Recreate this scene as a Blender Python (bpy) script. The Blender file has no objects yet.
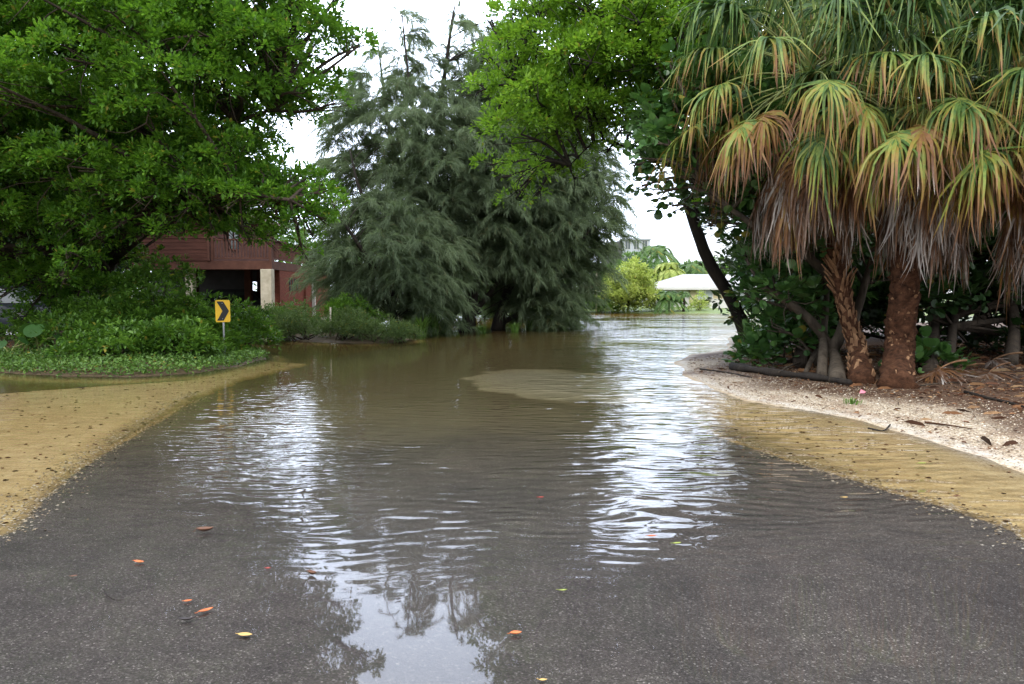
import bpy, math, random
import numpy as np
from mathutils import Vector
R = math.radians
PI = math.pi
scene = bpy.context.scene
COL = scene.collection
rng = np.random.default_rng(7)

# ------------------------------------------------------------------ camera maths
F = 768.0; CX = 512.0; CY = 342.0; HOR = 296.0; CH = 1.6
TH = math.atan((CY-HOR)/F)
def ray(px, py):
    x = (np.asarray(px, float)-CX)/F; u = -(np.asarray(py, float)-CY)/F
    return x, math.cos(TH)+u*math.sin(TH), -math.sin(TH)+u*math.cos(TH)
def W(px, py, d):
    x, y, z = ray(px, py); s = np.asarray(d, float)/y
    return np.stack([x*s, y*s, CH+z*s], -1)
def G(px, py, z=0.0):
    x, y, zz = ray(px, py); s = (z-CH)/zz
    return np.stack([x*s, y*s, CH+zz*s], -1)

# ------------------------------------------------------------------ node materials
def new_mat(name):
    m = bpy.data.materials.new(name); m.use_nodes = True
    m.node_tree.nodes.clear()
    return m, m.node_tree
def N(nt, typ, **kw):
    n = nt.nodes.new(typ)
    for k, v in kw.items():
        if k.startswith('i_'):
            n.inputs[k[2:].replace('_', ' ')].default_value = v
        else: setattr(n, k, v)
    return n
def L(nt, a, b): nt.links.new(a, b)
def ramp(nt, fac, stops, interp='LINEAR'):
    r = nt.nodes.new('ShaderNodeValToRGB'); r.color_ramp.interpolation = interp
    e = r.color_ramp.elements
    while len(e) < len(stops): e.new(0.5)
    for el, (p, c) in zip(e, stops):
        el.position = p; el.color = (c[0], c[1], c[2], 1)
    if fac is not None: L(nt, fac, r.inputs[0])
    return r.outputs[0]
def noise(nt, vec, scale, detail=3, rough=.55, dist=0):
    n = N(nt, 'ShaderNodeTexNoise'); n.inputs['Scale'].default_value = scale
    n.inputs['Detail'].default_value = detail; n.inputs['Roughness'].default_value = rough
    n.inputs['Distortion'].default_value = dist
    if vec is not None: L(nt, vec, n.inputs['Vector'])
    return n.outputs['Fac']
def math_(nt, op, a, b=None, c=None, clamp=False):
    n = N(nt, 'ShaderNodeMath', operation=op, use_clamp=clamp)
    for i, v in enumerate((a, b, c)):
        if v is None: continue
        if isinstance(v, (int, float)): n.inputs[i].default_value = v
        else: L(nt, v, n.inputs[i])
    return n.outputs[0]
def mixc(nt, fac, a, b, typ='MIX'):
    n = N(nt, 'ShaderNodeMix', data_type='RGBA', blend_type=typ)
    for i, v in ((0, fac), (6, a), (7, b)):
        if isinstance(v, (int, float)): n.inputs[i].default_value = v
        elif isinstance(v, tuple): n.inputs[i].default_value = (*v[:3], 1)
        else: L(nt, v, n.inputs[i])
    return n.outputs[2]
def pos(nt): return N(nt, 'ShaderNodeNewGeometry').outputs['Position']
def mapping(nt, vec, scale=(1,1,1), rot=(0,0,0)):
    n = N(nt, 'ShaderNodeMapping'); n.inputs['Scale'].default_value = scale
    n.inputs['Rotation'].default_value = rot; L(nt, vec, n.inputs['Vector']); return n.outputs[0]
def out(nt, surf=None, vol=None):
    o = N(nt, 'ShaderNodeOutputMaterial')
    if surf is not None: L(nt, surf, o.inputs['Surface'])
    if vol is not None: L(nt, vol, o.inputs['Volume'])
def principled(nt, col, rough=.8, spec=.3, bump=None, bstr=.5, bdist=.02, metal=0):
    p = N(nt, 'ShaderNodeBsdfPrincipled')
    if isinstance(col, tuple): p.inputs['Base Color'].default_value = (*col[:3], 1)
    else: L(nt, col, p.inputs['Base Color'])
    if isinstance(rough, (int, float)): p.inputs['Roughness'].default_value = rough
    else: L(nt, rough, p.inputs['Roughness'])
    p.inputs['Specular IOR Level'].default_value = spec
    p.inputs['Metallic'].default_value = metal
    if bump is not None:
        b = N(nt, 'ShaderNodeBump'); b.inputs['Strength'].default_value = bstr
        b.inputs['Distance'].default_value = bdist; L(nt, bump, b.inputs['Height'])
        L(nt, b.outputs[0], p.inputs['Normal'])
    return p.outputs[0]

def simple_mat(name, c1, c2=None, scale=4, rough=.8, spec=.3, bump=.4, bdist=.01, stretch=(1,1,1), metal=0, detail=5):
    m, nt = new_mat(name); c2 = c2 or tuple(x*.6 for x in c1)
    v = mapping(nt, pos(nt), stretch)
    f = noise(nt, v, scale, detail, .65)
    c = ramp(nt, f, [(.3, c2), (.7, c1)])
    g = noise(nt, v, scale*6, 4, .6)
    out(nt, principled(nt, c, rough, spec, g, bump, bdist, metal)); return m

def leaf_mat(name, dark, mid, bright, trans=.35, rough=.45, spec=.35, nscale=.9):
    """per-leaf tone from the leaf's own island, plus patches of older / younger growth"""
    m, nt = new_mat(name)
    geo = N(nt, 'ShaderNodeNewGeometry')
    at = N(nt, 'ShaderNodeAttribute', attribute_name='tint')
    f1 = noise(nt, geo.outputs['Position'], nscale, 2, .5)
    a = math_(nt, 'MULTIPLY', geo.outputs['Random Per Island'], .42)
    b = math_(nt, 'MULTIPLY_ADD', f1, .5, a)
    c = math_(nt, 'MULTIPLY_ADD', at.outputs['Fac'], .55, b)
    f = math_(nt, 'SUBTRACT', c, .22, clamp=True)
    col = ramp(nt, f, [(.1, dark), (.5, mid), (.95, bright)])
    old = ramp(nt, math_(nt, 'FRACT', math_(nt, 'MULTIPLY', geo.outputs['Random Per Island'], 57.3)), [(.975, (0,0,0)), (.985, (1,1,1))])
    col = mixc(nt, math_(nt, 'MULTIPLY', old, .8), col, (.30, .24, .04) if name != 'needle_grey_green' else (.16, .13, .06))
    d = principled(nt, col, rough, spec)
    t = N(nt, 'ShaderNodeBsdfTranslucent')
    tc = mixc(nt, .35, col, (bright[0]*1.1, bright[1]*1.3, bright[2]*.5)); L(nt, tc, t.inputs[0])
    mx = N(nt, 'ShaderNodeMixShader'); mx.inputs[0].default_value = trans
    L(nt, d, mx.inputs[1]); L(nt, t.outputs[0], mx.inputs[2])
    out(nt, mx.outputs[0]); return m

M = {}
M['leaf_ficus'] = leaf_mat('leaf_bright_green', (.018,.055,.008), (.075,.185,.018), (.25,.45,.05), .44)
M['leaf_lime'] = leaf_mat('leaf_lime_green', (.035,.090,.010), (.13,.26,.022), (.30,.47,.055), .46)
M['leaf_grape'] = leaf_mat('leaf_sea_grape', (.020,.058,.016), (.055,.13,.032), (.13,.26,.07), .25, .35, .5)
M['leaf_shrub'] = leaf_mat('leaf_shrub_green', (.022,.060,.010), (.080,.175,.022), (.24,.40,.065), .36)
M['leaf_cover'] = leaf_mat('leaf_ground_cover', (.03,.07,.012), (.085,.17,.03), (.20,.31,.07), .3)
M['leaf_grey'] = leaf_mat('leaf_grey_green', (.05,.085,.03), (.11,.17,.055), (.2,.27,.09), .25)
M['needle'] = leaf_mat('needle_grey_green', (.055,.080,.045), (.125,.170,.098), (.24,.30,.175), .46, .6, .2, .5)
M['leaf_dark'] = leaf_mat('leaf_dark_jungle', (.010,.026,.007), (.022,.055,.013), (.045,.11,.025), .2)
M['leaf_far'] = leaf_mat('leaf_far_green', (.04,.085,.025), (.09,.17,.045), (.18,.28,.08), .35, nscale=.4)
M['leaf_yellow'] = leaf_mat('leaf_yellow_green', (.14,.19,.04), (.36,.43,.11), (.60,.62,.24), .4, nscale=.4)
M['bark'] = simple_mat('bark_dark', (.075,.058,.042), (.03,.024,.02), 5, .95, .1, .9, .03, (1,1,.25))
M['bark_wet'] = simple_mat('bark_blackish', (.035,.028,.022), (.012,.010,.009), 5, .8, .2, .9, .03, (1,1,.25))
M['bark_grey'] = simple_mat('bark_grey_smooth', (.10,.082,.062), (.035,.028,.022), 9, .9, .1, .7, .015, (1,1,.3))
M['palm_fibre'] = simple_mat('palm_trunk_fibre', (.15,.070,.038), (.022,.011,.008), 9, .95, .1, 1.0, .05, (1,1,1.3), detail=9)
M['palm_boot'] = simple_mat('palm_boot', (.30,.175,.095), (.10,.05,.028), 8, .9, .15, .8, .01, (1,1,.4))
M['palm_petiole'] = simple_mat('palm_petiole', (.22,.26,.07), (.10,.12,.04), 4, .6, .3)

def frond_mat():
    m, nt = new_mat('palm_frond_by_age')
    geo = N(nt, 'ShaderNodeNewGeometry')
    at = N(nt, 'ShaderNodeAttribute', attribute_name='tint')
    r = math_(nt, 'MULTIPLY_ADD', geo.outputs['Random Per Island'], .26, -.12)
    n = math_(nt, 'MULTIPLY_ADD', noise(nt, geo.outputs['Position'], 11, 4, .7), .40, -.20)
    f = math_(nt, 'ADD', math_(nt, 'ADD', at.outputs['Fac'], r), n, clamp=True)
    col = ramp(nt, f, [(.0, (.024,.058,.016)), (.15, (.075,.145,.034)), (.26, (.20,.25,.050)), (.38, (.25,.175,.035)),
                       (.50, (.215,.105,.042)), (.68, (.135,.068,.038)), (.80, (.22,.155,.115)), (.95, (.42,.385,.355))])
    d = principled(nt, col, .5, .3)
    t = N(nt, 'ShaderNodeBsdfTranslucent'); L(nt, col, t.inputs[0])
    mx = N(nt, 'ShaderNodeMixShader'); mx.inputs[0].default_value = .3
    L(nt, d, mx.inputs[1]); L(nt, t.outputs[0], mx.inputs[2]); out(nt, mx.outputs[0]); return m
M['frond'] = frond_mat()

# ------------------------------------------------------------------ mesh building
class Geo:
    def __init__(s): s.v = []; s.t = []; s.q = []; s.n = 0
    def add(s, v, f, mat=0, tint=0.0, smooth=False):
        v = np.asarray(v, np.float32).reshape(-1, 3); f = np.asarray(f, np.int64)
        tn = np.broadcast_to(np.asarray(tint, np.float32), (len(v),))
        s.v.append((v, tn))
        (s.t if f.shape[1] == 3 else s.q).append((f+s.n, mat, smooth)); s.n += len(v)
    def more(s, f, mat=0, smooth=False):      # extra faces on the vertices added last
        f = np.asarray(f, np.int64); base = s.n-len(s.v[-1][0])
        (s.t if f.shape[1] == 3 else s.q).append((f+base, mat, smooth))
    def build(s, name, mats, parent=None):
        me = bpy.data.meshes.new(name)
        V = np.concatenate([a for a, _ in s.v]); T = np.concatenate([b for _, b in s.v])
        loops, start, mi, sm = [], [], [], []; n0 = 0
        for lst, k in ((s.t, 3), (s.q, 4)):
            for f, m, smo in lst:
                loops.append(f.ravel()); start.append(n0+np.arange(len(f))*k); n0 += f.size
                mi.append(np.full(len(f), m)); sm.append(np.full(len(f), smo))
        loops = np.concatenate(loops).astype(np.int32); start = np.concatenate(start).astype(np.int32)
        me.vertices.add(len(V)); me.vertices.foreach_set('co', V.ravel())
        me.loops.add(len(loops)); me.loops.foreach_set('vertex_index', loops)
        me.polygons.add(len(start)); me.polygons.foreach_set('loop_start', start)
        me.polygons.foreach_set('material_index', np.concatenate(mi).astype(np.int32))
        me.polygons.foreach_set('use_smooth', np.concatenate(sm))
        a = me.attributes.new('tint', 'FLOAT', 'POINT'); a.data.foreach_set('value', T.astype(np.float32))
        me.update(calc_edges=True); me.validate()
        if not isinstance(mats, (list, tuple)): mats = [mats]
        for m in mats: me.materials.append(m)
        o = bpy.data.objects.new(name, me); COL.objects.link(o)
        if parent is not None: adopt(o, parent)
        return o
def adopt(o, parent):
    o.parent = parent; o.matrix_parent_inverse = parent_matrix(parent).inverted()
def parent_matrix(p):
    from mathutils import Matrix
    m = Matrix.LocRotScale(p.location, p.rotation_euler, p.scale)
    if p.parent is not None: m = parent_matrix(p.parent) @ p.matrix_parent_inverse @ m
    return m
def thing(name, label, cat, loc=(0,0,0), group=None):
    o = bpy.data.objects.new(name, None); COL.objects.link(o); o.location = tuple(float(x) for x in loc)
    o.empty_display_size = .3; return tag(o, label, cat, group)
def tag(o, label=None, cat=None, group=None, kind=None):
    if label: o['label'] = label
    if cat: o['category'] = cat
    if group: o['group'] = group
    if kind: o['kind'] = kind
    return o
def nrm(a): return a/np.maximum(np.linalg.norm(a, axis=-1, keepdims=True), 1e-9)

def tube(g, pts, rad, sides=8, mat=0, tint=0., cap=True, jitter=0., rg=None):
    pts = np.asarray(pts, float); n = len(pts); rad = np.broadcast_to(np.asarray(rad, float), (n,))
    d = nrm(np.gradient(pts, axis=0))
    ref = np.array([0,0,1.]) if abs(d[0,2]) < .9 else np.array([1.,0,0])
    u = nrm(np.cross(d[0], ref)); us = []
    for i in range(n):
        u = nrm(u-d[i]*np.dot(u, d[i])); us.append(u)
    us = np.array(us); vs = np.cross(d, us)
    a = np.linspace(0, 2*PI, sides, endpoint=False)
    rr = np.repeat(rad[:, None], sides, 1)
    if jitter: rr = rr*(1+(rg or rng).normal(0, jitter, rr.shape))
    V = pts[:, None]+rr[..., None]*(np.cos(a)[None, :, None]*us[:, None]+np.sin(a)[None, :, None]*vs[:, None])
    i = np.arange(n-1)[:, None]*sides; j = np.arange(sides)[None]; j2 = (j+1) % sides
    Fc = np.stack([i+j, i+j2, i+sides+j2, i+sides+j], -1).reshape(-1, 4)
    V = V.reshape(-1, 3)
    if cap:
        V = np.concatenate([V, pts[:1], pts[-1:]]); 
        g.add(V, Fc, mat, tint, True)
        k = len(V); jj = np.arange(sides); e = (n-1)*sides
        g.more(np.concatenate([np.stack([jj*0+k-2, (jj+1) % sides, jj], 1), np.stack([jj*0+k-1, e+jj, e+(jj+1) % sides], 1)]), mat, True)
    else: g.add(V, Fc, mat, tint, True)
def curve(pts, n=12):
    """smooth Catmull-Rom through control points"""
    P = np.asarray(pts, float); P = np.concatenate([[2*P[0]-P[1]], P, [2*P[-1]-P[-2]]])
    outp = []; m = len(P)-3
    for t in np.linspace(0, m-1e-6, n):
        i = int(t); u = t-i; a, b, c, d = P[i:i+4]
        outp.append(.5*((2*b)+(c-a)*u+(2*a-5*b+4*c-d)*u*u+(3*b-a-3*c+d)*u**3))
    return np.array(outp)
BOXF = np.array([[0,3,2,1],[4,5,6,7],[0,1,5,4],[1,2,6,5],[2,3,7,6],[3,0,4,7]])
def box(g, lo, hi, mat=0, rot=0, piv=None):
    x0,y0,z0 = lo; x1,y1,z1 = hi
    V = np.array([[x0,y0,z0],[x1,y0,z0],[x1,y1,z0],[x0,y1,z0],[x0,y0,z1],[x1,y0,z1],[x1,y1,z1],[x0,y1,z1]], float)
    if rot:
        p = np.array(piv if piv is not None else ((x0+x1)/2, (y0+y1)/2, 0.)); c, s_ = math.cos(rot), math.sin(rot)
        q = V-p; V = np.stack([q[:,0]*c-q[:,1]*s_, q[:,0]*s_+q[:,1]*c, q[:,2]], 1)+p
    g.add(V, BOXF, mat)
def bevelled(o, w=.02, seg=2):
    m = o.modifiers.new('edge_rounding', 'BEVEL'); m.width = w; m.segments = seg; m.limit_method = 'ANGLE'; return o

TPL = {
 'diamond': (np.array([[0,0,0],[.45,.5,.06],[1,0,-.04],[.45,-.5,.06]]), np.array([[0,1,2,3]])),
 'ovate': (np.array([[0,0,0],[.3,.45,.10],[.7,.34,.07],[1,0,-.10],[.7,-.34,.07],[.3,-.45,.10]]), np.array([[0,1,2,3],[0,3,4,5]])),
 'round': (np.array([[.0,0,0],[.15,.36,.05],[.5,.52,.09],[.86,.36,.04],[1,0,-.05],[.86,-.36,.04],[.5,-.52,.09],[.15,-.36,.05],[.5,0,-.04]]),
           np.array([[0,1,2,8],[8,2,3,4],[0,8,6,7],[8,4,5,6]])),
}
def leaves(g, c, d, n, Ln, Wd, kind='ovate', mat=0, tint=0.):
    T, Fc = TPL[kind]; d = nrm(d); s = nrm(np.cross(d, n)); n2 = np.cross(s, d); m = len(c)
    Ln = np.broadcast_to(Ln, (m,))[:, None, None]; Wd = np.broadcast_to(Wd, (m,))[:, None, None]
    V = c[:, None]+T[None, :, 0:1]*Ln*d[:, None]+T[None, :, 1:2]*Wd*s[:, None]+T[None, :, 2:3]*Ln*n2[:, None]
    k = len(T); f = (np.arange(m)[:, None, None]*k+Fc[None]).reshape(-1, 4)
    tt = np.repeat(np.broadcast_to(tint, (m,)), k)
    g.add(V.reshape(-1, 3), f, mat, tt)

# ------------------------------------------------------------------ foliage
def inpoly(x, y, P):
    P = np.asarray(P, float); r = np.zeros(np.shape(x), bool); j = len(P)-1
    for i in range(len(P)):
        c = ((P[i,1] > y) != (P[j,1] > y)) & (x < (P[j,0]-P[i,0])*(y-P[i,1])/((P[j,1]-P[i,1])+1e-12)+P[i,0])
        r ^= c; j = i
    return r
def edgedist(x, y, P):
    P = np.asarray(P, float); d = np.full(np.shape(x), 1e9)
    for i in range(len(P)):
        a, b = P[i], P[(i+1) % len(P)]; e = b-a; L2 = (e**2).sum()+1e-12
        t = np.clip(((x-a[0])*e[0]+(y-a[1])*e[1])/L2, 0, 1)
        d = np.minimum(d, np.hypot(x-a[0]-t*e[0], y-a[1]-t*e[1]))
    return d
def blobs(poly, d0, thick, n, rmin, rmax, rg, shape=.5):
    """n foliage masses spread through a solid crown: outline at its own distance d0, real thickness"""
    P = np.asarray(poly, float); lo, hi = P.min(0), P.max(0)
    c = rg.uniform(lo, hi, (6000, 2)); c = c[inpoly(c[:,0], c[:,1], P)]
    e = edgedist(c[:,0], c[:,1], P)*d0/F; em = e.max()
    off = rg.uniform(-1, 1, len(c))*thick*np.clip(e/em, .05, 1)**shape
    pw = W(c[:,0], c[:,1], d0+off)
    keep = [int(np.argmax(e))]; dm = np.linalg.norm(pw-pw[keep[0]], axis=1)
    for _ in range(n-1):
        cand = rg.integers(0, len(pw), 60); k = int(cand[np.argmax(dm[cand])]); keep.append(k)
        dm = np.minimum(dm, np.linalg.norm(pw-pw[k], axis=1))
    r = np.clip(e[keep]*1.0, rmin, rmax)*rg.uniform(.8, 1.15, n)
    return pw[keep], r
def blob_leaves(g, cen, rad, rg, dens=40, k=16, Ln=.15, Wd=.09, kind='ovate', flat=.75, spread=.17, mat=0, droop=0., tintbase=.2):
    for c, r in zip(cen, rad):
        n = max(6, int(dens*r*r))
        u = nrm(rg.normal(0, 1, (n, 3))); u[:,2] = np.where(u[:,2] < -.2, -u[:,2]*.6, u[:,2])
        u = nrm(u); rr = r*rg.uniform(.45, 1.12, n)**.7
        cp = c+u*rr[:, None]*np.array([1, 1, flat])
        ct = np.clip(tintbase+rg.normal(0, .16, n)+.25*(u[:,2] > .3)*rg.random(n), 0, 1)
        q = rg.normal(0, 1, (n, k, 3)); q = nrm(q)
        o = u[:, None]*.7+q*.9; o[..., 2] += .15-droop; o = nrm(o)
        base = cp[:, None]+o*rg.uniform(.15, 1, (n, k, 1))*spread
        nn = q*.55+np.array([0, 0, 1.]); nn = nrm(nn)
        sc = rg.uniform(.65, 1.2, (n, k))*rg.uniform(.7, 1.25, (n, 1))
        leaves(g, base.reshape(-1, 3), o.reshape(-1, 3), nn.reshape(-1, 3), (Ln*sc).ravel(), (Wd*sc).ravel(), kind, mat, np.repeat(ct, k))
def limbs(g, root, targets, rads, rg, r0=.12, r1=.02, n=7, pen=2.5, sag=.0, sides=6, twigs=5, mat=0):
    """root: polyline of trunk points; each target is reached by a curved limb from the nearest sensible point"""
    root = np.asarray(root)
    for t, r in zip(targets, rads):
        dd = np.linalg.norm(root-t, axis=1)+np.maximum(0, root[:,2]-t[2]+.3)*pen
        i = int(np.argmin(dd)); a = root[i]
        mid = (a+t)/2+rg.normal(0, .12, 3)*np.linalg.norm(t-a)*.5; mid[2] += .08*np.linalg.norm(t-a)
        ln = np.linalg.norm(t-a); rs = min(r0, .018+ln*.018)
        tube(g, curve([a, mid, t], n), np.linspace(rs, r1, n), sides, mat, cap=False)
        for _ in range(twigs):
            e = t+nrm(rg.normal(0, 1, 3))*r*rg.uniform(.7, 1.0); m2 = (t+e)/2+rg.normal(0, .06, 3)
            st = curve([a, mid, t], 9)[rg.integers(5, 9)]
            tube(g, curve([st, m2, e], 5), np.linspace(r1*.9, .005, 5), 3, mat, cap=False)

def broadleaf(name, label, cat, trunkpts, trunkr, poly, d0, thick, nb, rmin, rmax, leafmat, bark, seed, dens=40, k=16, Ln=.15, Wd=.09,
              kind='ovate', flat=.75, spread=.17, group=None, extra_trunks=(), droop=0., twigs=5, limb_r=.12, sides=10, tintbase=.2, shape=.5, extra_poly=(), pen=2.5, root_from=5):
    rg = np.random.default_rng(seed); tp = curve(trunkpts, 16)
    t = thing(name, label, cat, tp[0], group)
    c, r = blobs(poly, d0, thick, nb, rmin, rmax, rg, shape)
    for (p2, d2, th2, n2, a2, b2) in extra_poly:
        c2, r2 = blobs(p2, d2, th2, n2, a2, b2, rg, shape); c = np.concatenate([c, c2]); r = np.concatenate([r, r2])
    g = Geo(); rr = np.interp(np.linspace(0, 1, 16), np.linspace(0, 1, len(trunkr)), trunkr)
    tube(g, tp, rr, sides, 0, jitter=.06, rg=rg); root = [tp[root_from:]]
    for pts, ra in extra_trunks:
        q = curve(pts, 12); tube(g, q, np.interp(np.linspace(0, 1, 12), np.linspace(0, 1, len(ra)), ra), 8, 0, jitter=.06, rg=rg); root.append(q[4:])
    limbs(g, np.concatenate(root), c, r, rg, limb_r, twigs=twigs, pen=pen)
    g.build('trunk', M[bark], t)
    g = Geo(); blob_leaves(g, c, r, rg, dens, k, Ln, Wd, kind, flat, spread, 0, droop, tintbase)
    g.build('crown', M[leafmat], t)
    return t

def shrub(label, cx, cy, z0, rx, ry, h, leafmat, seed, dens=60, k=10, Ln=.08, Wd=.05, kind='ovate', group=None, name='shrub', nb=9, cat='shrub', br=.42, stems='bark', tintbase=.2, spread=.13):
    rg = np.random.default_rng(seed); t = thing(name, label, cat, (cx, cy, z0), group)
    a = rg.uniform(0, 2*PI, nb); q = np.sqrt(rg.uniform(0, 1, nb)); hh = h*(1-.65*q**2)
    c = np.stack([cx+rx*.75*q*np.cos(a), cy+ry*.75*q*np.sin(a), z0+hh-br*h*.55], 1)
    low = c.copy(); low[:,2] = z0+(c[:,2]-z0)*.45; low[:, 0] = cx+(c[:,0]-cx)*1.25; low[:, 1] = cy+(c[:,1]-cy)*1.25
    c = np.concatenate([c, low]); r = np.full(len(c), br*min(h, (rx+ry)/2)+.12)*rg.uniform(.8, 1.2, len(c))
    g = Geo()
    for ci in c[:nb]:
        b = np.array([cx, cy, z0-.05])+rg.normal(0, .12, 3)*[1, 1, 0]
        tube(g, curve([b, (b+ci)/2+rg.normal(0, .05, 3), ci], 6), np.linspace(.03, .008, 6), 5, cap=False)
    g.build('stem', M[stems], t)
    g = Geo(); blob_leaves(g, c, r, rg, dens, k, Ln, Wd, kind, .8, spread, 0, 0, tintbase)
    # nothing may dip into the ground
    o = g.build('foliage', M[leafmat], t)
    return t

# ------------------------------------------------------------------ ground, road, water
ROAD_L = [(-60,-120),(0,528),(28,500),(62,470),(100,445),(142,420),(182,398),(240,376),(300,363),(345,352),(390,345),(440,339),(500,332),(560,323),(590,318)]
ROAD_R = [(3000,1500),(1024,527),(960,505),(900,487),(845,469),(790,452),(755,440),(726,430),(705,416),(692,402),(680,388),(672,374),(668,362),(676,350),(700,340),(735,330),(745,320)]
def gp(lst): return [tuple(G(a, b)[:2]) for a, b in lst]
rl = [(-4.1, -8.), (-3.9, 1.), (-3.75, 3.5)]+gp(ROAD_L[1:])
rr_ = [(3.0, -8.), (3.1, 2.0), (3.3, 4.2)]+gp(ROAD_R[1:])
ROADP = rl+rr_[::-1]
SHORE_R = [(5.6,-8.),(5.2,2.),(4.9,5.),tuple(G(1024,472)[:2]),tuple(G(930,442)[:2]),tuple(G(860,420)[:2]),tuple(G(800,410)[:2]),tuple(G(745,400)[:2]),
           tuple(G(712,388)[:2]),tuple(G(684,374)[:2]),tuple(G(676,363)[:2]),tuple(G(690,355)[:2]),tuple(G(728,349)[:2]),(8.5,30.),(13.,38.),(24.,46.),(80.,50.),(80.,-8.)]
LAND_L = [(-60.,14.5)]+gp([(-150,366),(-20,371),(60,376),(130,377),(200,373),(245,364),(266,359),(262,354),(248,350),(236,346)])+[(-9.8,27.5),(-11.,30.),(-60.,33.)]
LAND_B = [(-60.,36.),(-12.,36.)]+gp([(262,338),(300,341),(350,343),(400,342),(412,339)])+[(-4.4,30.),(-5.5,36.),(-8.,45.),(-8.,70.),(-60.,80.)]
LAND_F = [(-90.,60.),(-20.,60.),(-12.,62.),(-3.,66.),(4.,72.),(9.,74.),(16.,71.),(22.,69.),(30.,66.),(45.,62.),(120.,60.),(600.,60.),(600.,900.),(-600.,900.),(-600.,60.)]
BAR_L = [(-30.,-2.),(-4.1,-2.)]+gp([(0,528),(62,470),(142,420),(240,376),(300,362),(270,360),(235,366),(200,378),(110,384),(0,392),(-100,400)])+[(-30.,13.)]
def smooth(t): t = np.clip(t, 0, 1); return t*t*(3-2*t)
def sdist(x, y, P): return np.where(inpoly(x, y, P), 1, -1)*edgedist(x, y, P)
def vnoise(x, y, s, seed=0):
    r = np.random.default_rng(seed); o = np.zeros(np.shape(x))
    for k in range(7):
        a = r.uniform(0, 2*PI); f = s*(1.3**k); o = o+np.sin((x*math.cos(a)+y*math.sin(a))*f+r.uniform(0, 6))/(1.3**k)
    return o/3.2
def bed(x, y):
    z = np.interp(y, [-10, 3, 4.5, 7, 10, 15, 22, 36, 60], [-.010, -.012, -.018, -.055, -.10, -.115, -.095, -.075, -.06])
    c = G(562, 377); q = ((x-c[0]+.22*(y-c[1]))/1.95)**2+((y-c[1])/3.0)**2+.25*vnoise(x, y, 1.3, 17)
    return z+.045*smooth((1.25-q)/1.25)+.006*vnoise(x, y, 1.1, 3)*np.clip((y-4)/6, 0, 1)
def hground(x, y):
    x = np.asarray(x, float); y = np.asarray(y, float); b = bed(x, y)-.012
    wob = .12*vnoise(x, y, 2.2, 5)
    s = sdist(x, y, SHORE_R)+wob
    z = np.maximum(b, np.where(s < 0, s*.045, np.minimum(.06*s**.8, .30)))
    s2 = sdist(x, y, LAND_L)+wob
    z = np.maximum(z, np.where(s2 < 0, s2*.16, np.minimum(.10*np.abs(s2)**.7, .3)))
    s3 = sdist(x, y, LAND_B)+wob
    z = np.maximum(z, np.where(s3 < 0, s3*.16, np.minimum(.10*np.abs(s3)**.7, .3)))
    s4 = sdist(x, y, LAND_F)+wob
    z = np.maximum(z, np.where(s4 < 0, s4*.08, np.minimum(.08*np.abs(s4)**.8, .5)))
    s5 = sdist(x, y, BAR_L)
    z = np.maximum(z, np.where(s5 > 0, -.035+.018*vnoise(x, y, .9, 9)-.03*smooth((.5-s5)/.5)*(y < 12), -.04+s5*.12))
    inr = inpoly(x, y, ROADP)
    return np.where(inr, np.minimum(z, bed(x, y)-.018), z)+np.where(z > .02, .008*vnoise(x, y, 6, 4), 0)
def grid(xs, ys, hf):
    X, Y = np.meshgrid(xs, ys); Z = hf(X, Y); V = np.stack([X, Y, Z], -1).reshape(-1, 3)
    nx = len(xs); i = np.arange(len(ys)-1)[:, None]*nx; j = np.arange(nx-1)[None]
    return V, np.stack([i+j, i+j+1, i+nx+j+1, i+nx+j], -1).reshape(-1, 4)
xs = np.concatenate([np.linspace(-600, -70, 12), np.linspace(-60, -16, 60), np.arange(-15.5, 15.5, .1), np.linspace(16, 60, 60), np.linspace(70, 600, 12)])
ys = np.concatenate([np.linspace(-10, 2, 10), np.arange(2.2, 24, .08), np.arange(24, 40, .25), np.linspace(41, 90, 60), np.linspace(100, 900, 16)])
V, Fc = grid(xs, ys, hground)
X, Y = V[:, 0], V[:, 1]
zr = smooth((sdist(X, Y, SHORE_R)-.95+.75*vnoise(X, Y, 1.7, 8)+.9*smooth((Y-11)/4))/.9)
zl = smooth((np.maximum(sdist(X, Y, LAND_L), sdist(X, Y, LAND_B))+.45)/.4)
zf = smooth((sdist(X, Y, LAND_F)+1.2)/1.2)

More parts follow.
